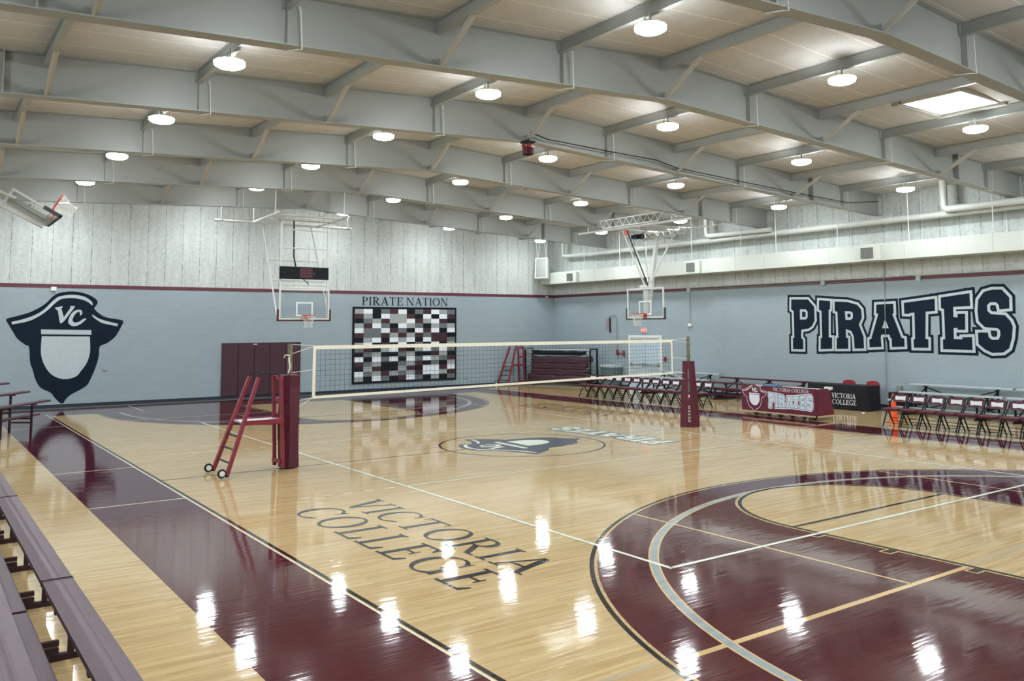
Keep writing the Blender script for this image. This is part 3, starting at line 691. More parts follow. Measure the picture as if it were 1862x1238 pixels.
# conduits on the right wall
cn = thing('wall_conduit', 'long grey electrical conduit running along the stripe on the right wall', 'conduit', (-7.93, YB-.03, 4.0))
mb = MB()
for zz in (4.02, 4.06, 4.12): mb.tube([(-7.85 if zz > 4.05 else -12.6, YB-.03, zz), (-1.95 if zz < 4.1 else 16.9, YB-.03, zz+.0)], .012, 6)
mb.tube([(-1.95, YB-.03, 4.02), (1.3, YB-.03, 4.14)], .012, 6)
mb.build('conduit_run', 'grille', cn, world=True)
for x in (-7.95, -1.83, 1.53): MB().box(x-.07, x+.07, YB-.08, YB-.01, 3.97, 4.12).build('junction_box', 'light', cn, world=True)
c2 = thing('wall_conduit', 'vertical grey conduit on right wall ending in small bracket, right of hoop', 'conduit', (-7.93, YB-.03, 2.6))
MB().tube([(-7.93, YB-.03, 4.0), (-7.93, YB-.03, 2.72)], .013, 6).build('pipe', 'grille', c2, world=True)
MB().lathe([(.03, 0), (.07, .04), (.07, .1), (.04, .14)], c=(-7.93, YB-.06, 2.58), n=12).box(-8.03, -7.83, YB-.08, YB-.02, 2.62, 2.66).build('bracket', 'white', c2, world=True)
c3 = thing('wall_conduit', 'vertical grey conduit crossing the letter A of the block lettering', 'conduit', (.35, YB-.03, .5))
MB().tube([(.41, YB-.03, 4.62), (.36, YB-.03, 2.5), (.29, YB-.03, .55)], .011, 6).build('pipe', 'grille', c3, world=True)
wallbox('electrical_box', 'small grey wall box low on right wall above the orange cone', 'electrical box', (.75, YB-.05, .62), (.16, .1, .22), 'grille')

# ================================================================ DUCT AND PIPES
dy0, dz0, dz1 = 13.30, 4.62, 5.15
dt = thing('air_duct', 'long cream sheet metal air duct hung along the right wall', 'duct', (0, dy0, dz0))
mb = MB()
for k in range(26):
    a = XA+.02+k*1.3; b = min(a+1.3, XB)
    if a >= XB: break
    mb.box(a, b-.006, dy0, YB-.02, dz0, dz1); mb.box(b-.03, b, dy0-.008, YB-.02, dz0-.008, dz1+.008)
mb.build('duct', 'galv', dt, world=True)
for k, x in enumerate((-14.3, -6.97, .43)):
    MB().box(x-.30, x+.42, dy0-.14, dy0, dz0+.0, dz1-.06).build('register_box', 'galv', dt, world=True)
    mb = MB(); mb.box(x-.24, x+.18, dy0-.150, dy0-.143, dz0+.07, dz1-.12, 1)
    for i in range(14): mb.box(x-.235+i*.03, x-.225+i*.03, dy0-.162, dy0-.15, dz0+.07, dz1-.12, 0)
    mb.build('grille', ['grille', 'dark'], dt, world=True)
RX = [-13.48, -11.14, -7.06, -4.67, -3.13, -.71, 1.72, 4.19, 6.3, 8.7]
for x in RX:
    MB().tube([(x, dy0+.01, dz1), (x, dy0+.01, zdeck(dy0))], .013, 6).tube([(x+.02, YB-.06, dz1), (x+.02, YB-.06, zdeck(YB))], .013, 6).build('hanger_rod', 'white', dt, world=True)
def pipe(lab, pts, r, elbows=True):
    p = thing('roof_pipe', lab, 'pipe', pts[0])
    P = [Vector(a) for a in pts]; out = [P[0]]
    for a, b, c in zip(P, P[1:], P[2:]):
        for t in range(5):
            t = t/4; q0 = b+(a-b).normalized()*.16; q1 = b+(c-b).normalized()*.16
            out.append((1-t)**2*q0+2*t*(1-t)*b+t*t*q1)
    out.append(P[-1]); MB().tube(out, r, 14).build('jacket', 'pipe', p, smooth=True, world=True); return p
pm = pipe('thick pale jacketed pipe running along right wall above the duct', [(-13.6, 13.6, 5.86), (9, 13.6, 5.88)], .10)
pipe('pale drain pipe dropping from the roof in the far right corner', [(-15.36, 13.6, 6.8), (-15.36, 13.6, 5.90), (-13.6, 13.6, 5.88)], .075)
pipe('pale drain pipe dropping behind the right hoop truss', [(-6.38, 13.4, 6.8), (-6.38, 13.4, 6.02), (-3.4, 13.4, 5.99)], .085)
pipe('pale drain pipe dropping from roof nearest the skylight side', [(2.8, 13.38, 6.84), (2.8, 13.38, 5.98), (9, 13.38, 5.98)], .105)
for x in [-12.6+1.7*i for i in range(11)]:
    MB().box(x-.03, x+.03, 13.6, YB-.01, 5.93, 5.96).tube([(x, 13.62, 5.93), (x, 13.62, 6.06)], .018, 6).build('pipe_clamp', 'wsteel', pm, world=True)
# speaker in the corner
sp = thing('loudspeaker', 'white loudspeaker cabinet hung in the far right corner', 'speaker', (-15.95, 12.80, 4.84), radians(38))
R = Matrix.Rotation(radians(-8), 4, 'X')
def loc_box(x0, x1, y0, y1, z0, z1):
    mb = MB().box(x0, x1, y0, y1, z0, z1); mb.v = [R @ v for v in mb.v]; return mb
loc_box(-.30, .30, -.18, .2, 0, .98).build('cabinet', 'white', sp, bevel=.015)
mb = loc_box(-.24, .24, -.192, -.18, .05, .93)
mb.build('grille_cloth', 'grille', sp)
MB().tube([(-.2, .0, .98), (-.26, .02, 1.75)], .012, 6).tube([(.2, .0, .98), (.26, .02, 1.75)], .012, 6).tube([(-.2, .15, .98), (-.1, .12, 1.75)], .012, 6).tube([(.2, .15, .98), (.1, .12, 1.75)], .012, 6).build('hanger_rod', 'white', sp)
# little box with lenses below the ridge
hb = thing('score_horn', 'small maroon box with two round lenses hung from the middle girder', 'horn', (.56, -.16, 6.53))
MB().lathe([(.11, 6.53), (.125, 6.45), (.125, 6.6), (.11, 6.62)], c=(.56, -.16, 0), n=8).build('body', 'maroon', hb, world=True)
MB().box(.44, .68, -.28, -.04, 6.705, 6.75).tube([(.56, -.16, 6.75), (.40, -.02, 6.86)], .02, 6).build('bracket', 'black', hb, world=True)
M['lens'] = mat('round lens', (150, 60, 70), .15, .2)
for dx, dy in ((.118, -.06), (.02, -.128)):
    a = Vector((.56+dx, -.16+dy, 6.63)); n = Vector((dx, dy, 0)).normalized()
    MB().tube([a-n*.01, a+n*.02], .05, 16).tube([a+n*.02, a+n*.03], .022, 10).build('lens', 'lens', hb, smooth=True, world=True)
cb = thing('roof_cable', 'thin black cable slung along the middle girder towards the right wall', 'cable', (.44, .3, 6.9))
MB().tube([(.44, .0, 7.0), (.44, .5, 6.9), (.44, 2.3, 6.84), (.44, 4.0, 6.80), (.44, 4.7, 6.68), (.44, 7.3, 6.56), (.44, 9.6, 6.46), (.44, 12.2, 6.38), (.44, 13.85, 6.55)], .012, 6).build('cable', 'black', cb, world=True)

# ================================================================ BASKETBALL GOALS
def hoop_parts(t, pad):
    mb = MB()
    for a in ((-.915, .915, 0, .055), (-.915, .915, 1.01, 1.065), (-.915, -.86, .055, 1.01), (.86, .915, .055, 1.01)): mb.box(a[0], a[1], -.012, .03, a[2], a[3])
    bb = mb.build('backboard_frame', 'wsteel', t, bevel=.006)
    MB().box(-.86, .86, 0, .014, .055, 1.01).build('glass_panel', 'glass', t)
    mb = MB()
    for a in ((-.305, .305, .12, .17), (-.305, .305, .56, .61), (-.305, -.255, .17, .56), (.255, .305, .17, .56)): mb.box(a[0], a[1], -.004, -.001, a[2], a[3])
    mb.build('target_square', 'white', t)
    mb = MB(); mb.box(-.975, .975, -.03, .05, -.055, .0); mb.box(-.975, -.917, -.03, .05, -.055, .36); mb.box(.917, .975, -.03, .05, -.055, .36)
    mb.build('edge_padding', pad, t, bevel=.012)
    c = Vector((0, -.385, .15))
    mb = MB().tube([c+Vector((.232*cos(2*pi*i/32), .232*sin(2*pi*i/32), 0)) for i in range(32)], .011, 8, closed=True)
    mb.box(-.11, .11, -.155, -.012, .135, .15); mb.box(-.09, .09, -.03, -.012, .02, .17)
    mb.bar((-.09, -.03, .03), (-.15, -.2, .14), .02, .02); mb.bar((.09, -.03, .03), (.15, -.2, .14), .02, .02)
    rim = mb.build('rim', 'orange', t, smooth=True)
    mb = MB(); n = 12; lv = [(0, .228), (.11, .19), (.21, .15), (.31, .125), (.42, .135)]
    for k in range(len(lv)-1):
        for i in range(n):
            for sgn in (1, -1):
                a = 2*pi*(i+.5*(k % 2))/n; b = a+sgn*pi/n
                p = c+Vector((lv[k][1]*cos(a), lv[k][1]*sin(a), -lv[k][0]-.012)); q = c+Vector((lv[k+1][1]*cos(b), lv[k+1][1]*sin(b), -lv[k+1][0]))
                mb.tube([p, q], .0035, 4, caps=False)
    mb.build('net', 'net', rim)
    return t
# far goal
g1 = thing('basketball_goal', 'ceiling hung basketball goal with maroon padding in front of far wall', 'basketball hoop', (-12.7, .05, 2.9), pi/2)
hoop_parts(g1, 'maroon')
mb = MB()
for y in (-.80, .90):
    mb.tube([(-12.76, y, 2.98), (-12.76, y, 6.30)], .036, 8)
for z in (6.02, 5.38, 4.12, 4.0): mb.tube([(-12.76, -.8, z), (-12.76, .9, z)], .022, 8)
mb.build('mast', 'wsteel', g1, world=True)
mb = MB()
for y in (-.88, .98): mb.tube([(-14.5, y, 6.35), (-12.82, y, 3.02)], .03, 8)
for s in (.40, .62): mb.tube([(-14.5+1.68*s, -.88, 6.35-3.33*s), (-14.5+1.68*s, .98, 6.35-3.33*s)], .02, 8)
mb.build('rear_brace', 'wsteel', g1, world=True)
mb = MB().tube([(-14.5, -2.6, 6.40), (-14.5, 2.6, 6.40)], .038, 8)
for y in (-1.2, 1.3): mb.tube([(-14.6, y, 6.42), (-11.9, y, 6.50)], .04, 8)
mb.tube([(-12.3, -1.25, 6.46), (-12.3, 1.35, 6.46)], .035, 8).tube([(-12.76, -1.2, 6.36), (-12.76, 1.3, 6.36)], .035, 8)
for y in (-2.35, 2.45): mb.tube([(-14.5, y, 6.40), (-14.5, y, zdeck(y)-.2)], .02, 8).box(-14.58, -14.42, y-.06, y+.06, 6.38, 6.43)
for x in (-14.5, -12.3):
    for y in (-1.2, 1.3): mb.tube([(x, y, 6.45), (x, y, zdeck(y))], .02, 6)
mb.build('ceiling_frame', 'wsteel', g1, world=True)
MB().tube([(-12.9, -.31, 6.4), (-12.85, -.31, 5.1), (-12.8, -.25, 4.72)], .028, 8).tube([(-12.7, -.05, 4.33), (-12.72, .15, 4.18), (-12.74, .2, 4.12)], .014, 6).build('black_strap', 'rubber', g1, world=True)['label'] = 'black strap hanging from the ceiling frame'
sc = thing('shot_clock', 'long dark shot clock mounted above the far basketball backboard', 'clock', (-12.68, .05, 4.31))
MB().box(-12.715, -12.64, -.87, .90, 4.30, 4.73).build('case', 'black', sc, world=True, bevel=.01)
MB().box(-12.64, -12.635, -.17, .30, 4.34, 4.69).build('display', 'bm', sc, world=True)
mb = MB()
for y in (-.10, .10):
    for a in ((0, .13, 0, .022), (0, .13, .13, .152), (0, .13, .26, .282), (0, .022, 0, .14), (0, .022, .14, .28), (.108, .13, 0, .14), (.108, .13, .14, .28)):
        mb.box(-12.634, -12.632, y+a[0], y+a[1], 4.375+a[2], 4.375+a[3])
mb.build('digit_segments', 'ledp', sc, world=True)
MB().tube([(-12.635, .36, 4.5), (-12.63, .36, 4.5)], .012, 8).build('indicator', 'white', sc, world=True)
g1.location.y -= .11; sc.location.y -= .11
# right goal
g2 = thing('basketball_goal', 'ceiling hung basketball goal with dark grey padding near right wall', 'basketball hoop', (-6.3, 9.96, 2.9), 0)
hoop_parts(g2, 'foam')
mb = MB().bar((-6.28, 10.10, 3.3), (-6.3, 10.62, 5.78), .13, .13).box(-6.42, -6.18, 9.99, 10.16, 3.05, 3.9)
mb.build('mast', 'wsteel', g2, world=True)
mb = MB()
for a, b in (((-7.0, 9.6, 6.05), (-6.42, 10.08, 4.05)), ((-5.6, 10.7, 5.78), (-6.22, 10.2, 4.2)), ((-7.0, 10.7, 5.70), (-6.38, 10.2, 4.2)), ((-6.85, 9.9, 5.6), (-6.5, 10.02, 4.9))): mb.tube([a, b], .03, 8)
mb.box(-6.62, -6.0, 10.02, 10.12, 3.98, 4.08)
mb.build('brace', 'wsteel', g2, world=True)
MB().tube([(-6.62, 9.45, 6.02), (-6.2, 10.03, 4.02)], .021, 8).build('black_pole', 'rubber', g2, world=True)['label'] = 'black slanting pole'
mb = MB().tube([(-9.25, 9.42, 6.12), (-3.55, 9.42, 6.12)], .042, 8).tube([(-8.9, 11.45, 6.10), (-4.0, 11.5, 6.12)], .032, 8)
mb.tube([(-7.1, 10.7, 5.80), (-5.5, 10.7, 5.80)], .045, 8)
mb.tube([(-7.0, 9.42, 6.1), (-7.0, 11.5, 6.1)], .035, 8).tube([(-5.55, 9.42, 6.1), (-5.55, 11.5, 6.1)], .035, 8)
for x in (-7.0, -6.3, -5.55): mb.tube([(x, 10.7, 5.8), (x, 10.7, 6.1)], .025, 6)
mb.tube([(-6.0, 9.45, 6.08), (-6.05, 11.45, 6.05)], .05, 8)
for x in (-8.7, -4.4):
    for y in (9.42, 11.47): mb.tube([(x, y, 6.1), (x, y, zgird(y)+.02)], .018, 6)
mb.build('ceiling_frame', 'wsteel', g2, world=True)
def lattice(y, x0, x1, z0, z1, n):
    mb = MB().tube([(x0, y, z1), (x1, y, z1)], .02, 6).tube([(x0+.2, y, z0), (x1-.2, y, z0)], .02, 6); d = (x1-x0)/n
    for i in range(n):
        a = (x0+i*d, y, z1); b = (x0+(i+.5)*d, y, z0); c = (x0+(i+1)*d, y, z1)
        mb.tube([a, b], .011, 5).tube([b, c], .011, 5)
    return mb
lattice(8.95, -7.5, -4.4, 6.12, 6.40, 9).build('lattice_truss', 'wsteel', g2, world=True)
lattice(10.75, -7.6, -4.9, 5.86, 6.12, 8).build('lattice_truss', 'wsteel', g2, world=True)
MB().box(-7.05, -6.75, 10.05, 10.3, 5.78, 5.92).tube([(-6.72, 10.2, 5.85), (-6.6, 10.2, 5.85)], .1, 12).tube([(-6.5, 10.2, 5.95), (-6.3, 10.2, 5.8), (-6.1, 10.3, 5.9)], .012, 6).build('winch_motor', 'black', g2, world=True)['label'] = 'dark winch motor'
MB().box(-6.8, -6.66, 9.5, 9.58, 5.86, 6.02).build('strap_reel', 'orange', g2, world=True)
g2.location.x += .08
# folded goal at the left
g3 = thing('basketball_goal', 'basketball goal with dark padding folded up sideways against the ceiling at far left', 'basketball hoop', (-6.3, -8.69, 5.11), 0)
g3.rotation_euler = (radians(-60), 0, pi)
hoop_parts(g3, 'foam')
MB().box(-.2, .2, .03, .12, .05, 1.0).box(-.12, -.04, .12, .2, .05, 1.0).box(.04, .12, .12, .2, .05, 1.0).box(-.5, .5, .04, .09, .1, .16).box(-.5, .5, .04, .09, .86, .92).build('back_plate', 'steel', g3)
MB().bar((0, .22, .1), (0, .34, 2.6), .14, .14).build('mast', 'wsteel', g3)
MB().tube([(-.6, .1, .9), (-.5, .3, 2.6)], .03, 8).tube([(.6, .1, .9), (.5, .3, 2.6)], .03, 8).build('brace', 'wsteel', g3)

# ================================================================ VOLLEYBALL NET
nt = thing('volleyball_net', 'long volleyball net with cream tapes strung across mid court', 'net', (0, 0, 1.3))
YL, YR = -4.92, 4.85
zt0, zt1 = 2.19, 2.262
def zb(y): return 1.275+(y-YL)/(YR-YL)*.13
mb = MB().box(-.006, .006, YL, YR, zt0, zt1); mb.build('top_tape', 'tape', nt, world=True)
mb = MB(); mb.hexa([(-.006, YL, zb(YL)-.025), (.006, YL, zb(YL)-.025), (.006, YR, zb(YR)-.025), (-.006, YR, zb(YR)-.025), (-.006, YL, zb(YL)+.025), (.006, YL, zb(YL)+.025), (.006, YR, zb(YR)+.025), (-.006, YR, zb(YR)+.025)]); mb.build('bottom_tape', 'tape', nt, world=True)
for y, dy in ((YL, .03), (YR-.05, .0)):
    mb = MB(); k = -1 if y > 0 else 1
    mb.hexa([(-.005, y-.01*k, zb(y)), (.005, y-.01*k, zb(y)), (.005, y+.05, zb(y)), (-.005, y+.05, zb(y)), (-.005, y, zt1), (.005, y, zt1), (.005, y+.055, zt1), (-.005, y+.055, zt1)]); mb.build('side_tape', 'tape', nt, world=True)
mb = MB(); n = 95
for i in range(n+1):
    y = YL+.05+(YR-YL-.1)*i/n; mb.tube([(0, y, zb(y)), (0, y, zt0)], .0024, 4, caps=False)
for j in range(1, 9):
    t = j/9; mb.tube([(0, YL+.04, zb(YL)*(1-t)+zt0*t), (0, YR-.04, zb(YR)*(1-t)+zt0*t)], .0024, 4, caps=False)
mb.build('mesh', 'string', nt, world=True)
for s, ye, yp0 in ((-1, YL, -5.33), (1, YR, 5.392)):
    for a, b in ((zt1-.02, 2.12 if s < 0 else 2.18), (1.80, 1.76), (zb(ye), 1.40 if s > 0 else 1.22), (zb(ye)-.01, 1.22 if s > 0 else 1.12), (zt1, 2.29)):
        yp = yp0 if b > 1.5 or s < 0 and b > 1.8 else (5.27 if s > 0 else -5.19)
        MB().tube([(0, ye, a), (0, yp, b)], .006, 5).build('cord', 'net', nt, world=True)
# near pole
p1 = thing('net_pole', 'near volleyball net pole in a straight maroon pad beside red ladder stand', 'net pole', (0, -5.4, 0))
MB().tube([(0, -5.38, 0), (0, -5.38, 2.30)], .045, 14).build('pole', 'pole', p1, smooth=True, world=True)
mb = MB()
P = [(-.15, -5.53), (.05, -5.53), (.15, -5.42), (.15, -5.24), (.0, -5.20), (-.15, -5.24)]
n = len(P); L = [(z, 1) for z in (0.02, .4, .8, 1.2, 1.5, 1.72)]
for k, (z, s) in enumerate(L):
    b = len(mb.v)
    for i, (x, y) in enumerate(P): mb.v.append(Vector((x+.012*math.sin(k*2.1+i), y+.012*math.cos(k*1.7+i*2), z)))
    if k:
        for i in range(n): mb.f.append((b-n+i, b-n+(i+1) % n, b+(i+1) % n, b+i)); mb.mi.append(0)
mb.f.append(tuple(range(b, b+n))); mb.mi.append(0)
mb.build('pad', 'vinyl', p1, world=True)
MB().tube([(0, -5.38, 2.1), (.05, -5.42, 2.02), (.07, -5.4, 1.86), (.05, -5.43, 1.76)], .014, 6).tube([(.03, -5.38, 2.08), (.06, -5.5, 2.1), (.06, -5.52, 2.04)], .01, 6).build('rope', 'net', p1, smooth=True, world=True)
# far pole
p2 = thing('net_pole', 'far volleyball net pole in a flared maroon pad before folding chairs', 'net pole', (0, 5.48, 0))
MB().tube([(0, 5.44, 0), (0, 5.44, 2.33)], .042, 14).tube([(0, 5.44, 1.78), (0, 5.44, 1.84)], .06, 14).build('pole', 'pole', p2, smooth=True, world=True)
mb = MB()
for k, (z, w) in enumerate(((0, .26), (.3, .25), (1.0, .18), (1.3, .13), (1.70, .10))):
    b = len(mb.v); mb.v += [Vector(p) for p in ((-w*.8, 5.30, z), (.08, 5.27, z), (.16, 5.33, z), (.16, 5.40+w*.9, z), (.0, 5.44+w, z), (-w*.8, 5.42+w*.8, z))]
    if k:
        for i in range(6): mb.f.append((b-6+i, b-6+(i+1) % 6, b+(i+1) % 6, b+i)); mb.mi.append(0)
mb.f.append(tuple(range(b, b+6))); mb.mi.append(0)
mb.build('pad', 'vinyl', p2, world=True)
fr = lambda h, z: (.1615, 5.338+h*.078, z)     # on the camera-side face
def on2(u, v): return (.085+.075*(u+.0)/.1 if False else .1625, 5.385+u, v)
# openings and lettering sit on the slanted front-left face
A0, A1 = Vector((.08, 5.27, 0)), Vector((.16, 5.33, 0)); nf = Vector((.6, -.8, 0))
def face(u, v, d=.002): p = (A0+A1)/2+(A1-A0).normalized()*u+nf*d; return (p.x, p.y, v)
mb = MB()
for z0, z1 in ((.90, 1.20), (1.24, 1.52)): mb.poly([[(-.022, z0), (.022, z0), (.022, z1-.08), (.0, z1), (-.022, z1-.08)]], lambda u, v: face(u, v))
mb.build('slot', 'dark', p2, world=True)
mb = MB()
for i, c in enumerate('Senoh'): add_text(mb, c, .13, lambda x, y, i=i: face(x, .48-i*.085+y*.8, .004))
mb.poly([ell(0, .80, .022, .034, 0, 345, 16), ell(0, .80, .009, .018, 0, 345, 12)], lambda u, v: face(u, v, .004)); mb.box(.11, .13, 5.28, 5.29, .735, .737)
mb.build('lettering', 'print', p2, world=True)

# ================================================================ LADDER STANDS
def ladder(lab, loc):
    t = thing('referee_stand', lab, 'ladder stand', loc, group='red referee stands')
    H = 1.71
    def rail(x0, y0, x1, y1, w=.085): return MB().bar((x0, y0, .05), (x1, y1, H), w, .055, up=(0, 1, 0))
    for s in (-1, 1):
        rail(s*.40, -.55, s*.24, .02, .09).build('front_rail', 'red', t)
        rail(s*.22, .52, s*.19, .46, .07).build('rear_rail', 'red', t)
        MB().tube([(s*.41, -.55, .02), (s*.41, -.55, .06)], .03, 8).build('foot', 'rubber', t)
        MB().tube([(s*.24, .02, H-.02), (s*.24, .05, H+.07), (s*.23, .16, H+.09), (s*.22, .36, H+.06), (s*.2, .45, H)], .014, 8).build('handrail', 'rubber', t, smooth=True)
    def at(z): k = (z-.05)/(H-.05); return .40-.16*k, -.55+.57*k
    for z in (.24, .46, .68): a, y = at(z); MB().tube([(-a, y, z), (a, y, z)], .016, 8).build('rung', 'rubber', t)
    a, y = at(.92)
    pl_ = MB().box(-.27, .27, y, .50, .90, .93).build('platform', 'alu', t)
    MB().box(-.30, -.27, y, .50, .87, .95).box(.27, .30, y, .50, .87, .95).box(-.27, .27, .48, .51, .87, .94).build('platform_frame', 'red', t)
    for z in (H-.03, 1.27, .16): MB().box(-.2, .2, .46, .51, z-.035, z+.035).build('cross_bar', 'red', t)
    for s in (-1, 1):
        whl = MB().lathe([(.03, -.025), (.075, -.022), (.08, 0), (.075, .022), (.03, .025)], c=(s*.40-.0, -.64, .085), n=20, axis='x').build('wheel', 'rubber', t, smooth=True)
        MB().lathe([(.015, -.03), (.048, -.027), (.048, .027), (.015, .03)], c=(s*.40, -.64, .085), n=16, axis='x').build('hub', 'white', whl, smooth=True)
        MB().bar((s*.40, -.50, .12), (s*.40, -.62, .085), .03, .05, up=(1, 0, 0)).build('wheel_bracket', 'bframe', t)
    return t
ladder('red referee ladder stand on wheels against the near net pole', (.05, -6.10, 0))
ladder('red referee ladder stand on wheels in far corner beside the storage rack', (-16.12, 11.22, 0))

# ================================================================ STORAGE RACK
A, B = Vector((-16.25, 12.05, 0)), Vector((-12.85, 13.05, 0)); Lr = (B-A).length; ang = math.atan2(B.y-A.y, B.x-A.x)
rk = thing('storage_rack', 'dark wheeled steel rack of rolled floor covers in far right corner', 'rack', A, ang)
mb = MB()
for x in (0, Lr):
    for y in (0, .55): mb.box(x-.03, x+.03, y-.03, y+.03, .1, 1.66)
    for z in (.14, 1.63): mb.box(x-.03, x+.03, 0, .55, z-.025, z+.025)
mb.box(0, Lr, -.03, .03, .12, .17); mb.box(0, Lr, .52, .58, .12, .17)
mb.build('frame', 'black', rk)
MB().tube([(-.1, -.02, 1.60), (Lr, -.02, 1.60)], .022, 8).build('top_bar', 'alu', rk)['label'] = 'bright metal bar along the top'
for x in (.02, Lr-.02):
    for y in (0, .55):
        w_ = MB().lathe([(.02, -.02), (.05, -.018), (.05, .018), (.02, .02)], c=(x, y, .05), n=14, axis='y').build('wheel', 'rubber', rk, smooth=True)
RL = ['top', 'second', 'middle', 'fourth', 'bottom']
ux, uy = cos(ang), sin(ang)
for i, z in enumerate((1.46, 1.18, .92, .66, .36)):
    x0, x1, r = ((.4, 3.25, .09), (.35, 3.55, .125), (.32, 3.35, .125), (.32, 3.4, .12), (.15, 3.55, .155))[i]
    c = thing('floor_cover_roll', 'rolled maroon vinyl floor cover, %s roll on the wheeled rack' % RL[i], 'floor cover', (A.x-.0*uy, A.y, z), ang, group='rolled floor covers')
    mb = MB(); n = 14; pts = []
    for k in range(n+1):
        x = x0+(x1-x0)*k/n; pts.append((x, .1, .012*math.sin(k*1.9+i)))
    mb.tube(pts, [r*(1+.10*math.sin(k*1.3+i*2)) for k in range(n+1)], 12); mb.box(x0+.1, x1-.15, .1-r*.99, .1-r*.9, -r*1.25, .0)
    mb.build('cover', 'black' if i == 0 else 'dvinyl', c, smooth=True)
    MB().tube([(-.0, .1, 0), (x0, .1, 0)], .02, 8).tube([(x1, .1, 0), (Lr, .1, 0)], .02, 8).build('core_tube', 'alu', c)
bn = thing('storage_bin', 'green grey plastic bin with pale lid between storage rack and door', 'bin', (-12.3, 13.75, 0))
mb = MB().hexa([(-12.65, 13.55, 0), (-11.98, 13.55, 0), (-11.98, 13.98, 0), (-12.65, 13.98, 0), (-12.72, 13.5, .86), (-11.9, 13.5, .86), (-11.9, 14.02, .86), (-12.72, 14.02, .86)]); mb.build('body', 'bin', bn, world=True)
MB().box(-12.75, -11.87, 13.47, 14.05, .86, .96).build('lid', 'light', bn, world=True, bevel=.015)

# ================================================================ FOLDING CHAIRS
def chair(lab, loc, group):
    t = thing('folding_chair', lab, 'chair', loc, group=group)
    mb = MB().box(-.205, .205, -.22, .18, .41, .478); mb.build('seat', 'maroon', t, bevel=.018)
    mb = MB()
    rows_ = [(.605, .335, .17), (.63, .345, .205), (.74, .375, .215), (.79, .39, .185), (.815, .395, .12)]
    for k, (z, y, hw) in enumerate(rows_):
        b = len(mb.v); mb.v += [Vector(p) for p in ((-hw, y-.03+.03*0, z), (-hw*.4, y, z), (hw*.4, y, z), (hw, y-.03, z), (hw, y+.0, z), (hw*.4, y+.03, z), (-hw*.4, y+.03, z), (-hw, y, z))]
        if k:
            for i in range(8): mb.f.append((b-8+i, b-8+(i+1) % 8, b+(i+1) % 8, b+i)); mb.mi.append(0)
    mb.f.append(tuple(range(b, b+8))); mb.mi.append(0); mb.f.append(tuple(range(7, -1, -1))); mb.mi.append(0)
    bk = mb.build('backrest', 'maroon', t)
    mb = MB()
    def pf(u, v, d): return (-.125+u, .350+(v-.03)*.25-.004-d, .655+v)
    fn = lambda u, v, d: pf((u-PX0)/(PX1-PX0)*.25, (v-PZ0)/(PZ1-PZ0)*.085+.01, d)
    mb.poly([[(-3.7, 1.5), (0, 1.75), (1.5, 1.75), (4.3, 1.45), (4.35, 3.9), (1, 3.6), (0, 3.55), (-3.7, 3.85)]], lambda u, v: fn(u, v, 0), 0)
    mb.union([q for chh in 'PIRATES' for q in grow(PIR[chh], .03)], lambda u, v: fn(u, v, .0008), 1)
    mb.union([PIR[chh] for chh in 'PIRATES'], lambda u, v: fn(u, v, .0016), 0)
    mb.build('lettering', ['print', 'dvinyl'], bk)
    for s in (-1, 1):
        MB().tube([(s*.215, -.18, .01), (s*.215, .07, .43), (s*.215, .33, .70), (s*.205, .385, .79)], .0170, 8).build('leg', 'black', t, smooth=True)
        MB().tube([(s*.19, .31, .01), (s*.19, .04, .43)], .0170, 8).build('leg', 'black', t, smooth=True)
    for a, b, z in ((.215, -.13, .10), (.19, .25, .12), (.19, .20, .20)): MB().tube([(-a, b, z), (a, b, z)], .008, 6).build('stretcher', 'black', t)
    return t
C0 = None
ORD2 = ORD+['twelfth', 'thirteenth']
for i in range(13):
    p = (-9.07+i*.474, 9.60, 0); lab = 'maroon folding chair left of scorer table, %s from left in its row' % ORD2[i]
    if C0 is None: C0 = chair(lab, p, 'folding chairs in the left row'); c = C0
    else: c = dup(C0, p, label=lab)
    c.rotation_euler = (0, 0, radians(random.uniform(-1.2, 1.2)))
for i in range(8):
    p = (3.2+i*.485, 9.58, 0); lab = 'maroon folding chair right of the orange cone, %s from left in its row' % ORD2[i]
    c = dup(C0, p, label=lab, group='folding chairs in the right row'); c.rotation_euler = (0, 0, radians(random.uniform(-1, 1)))

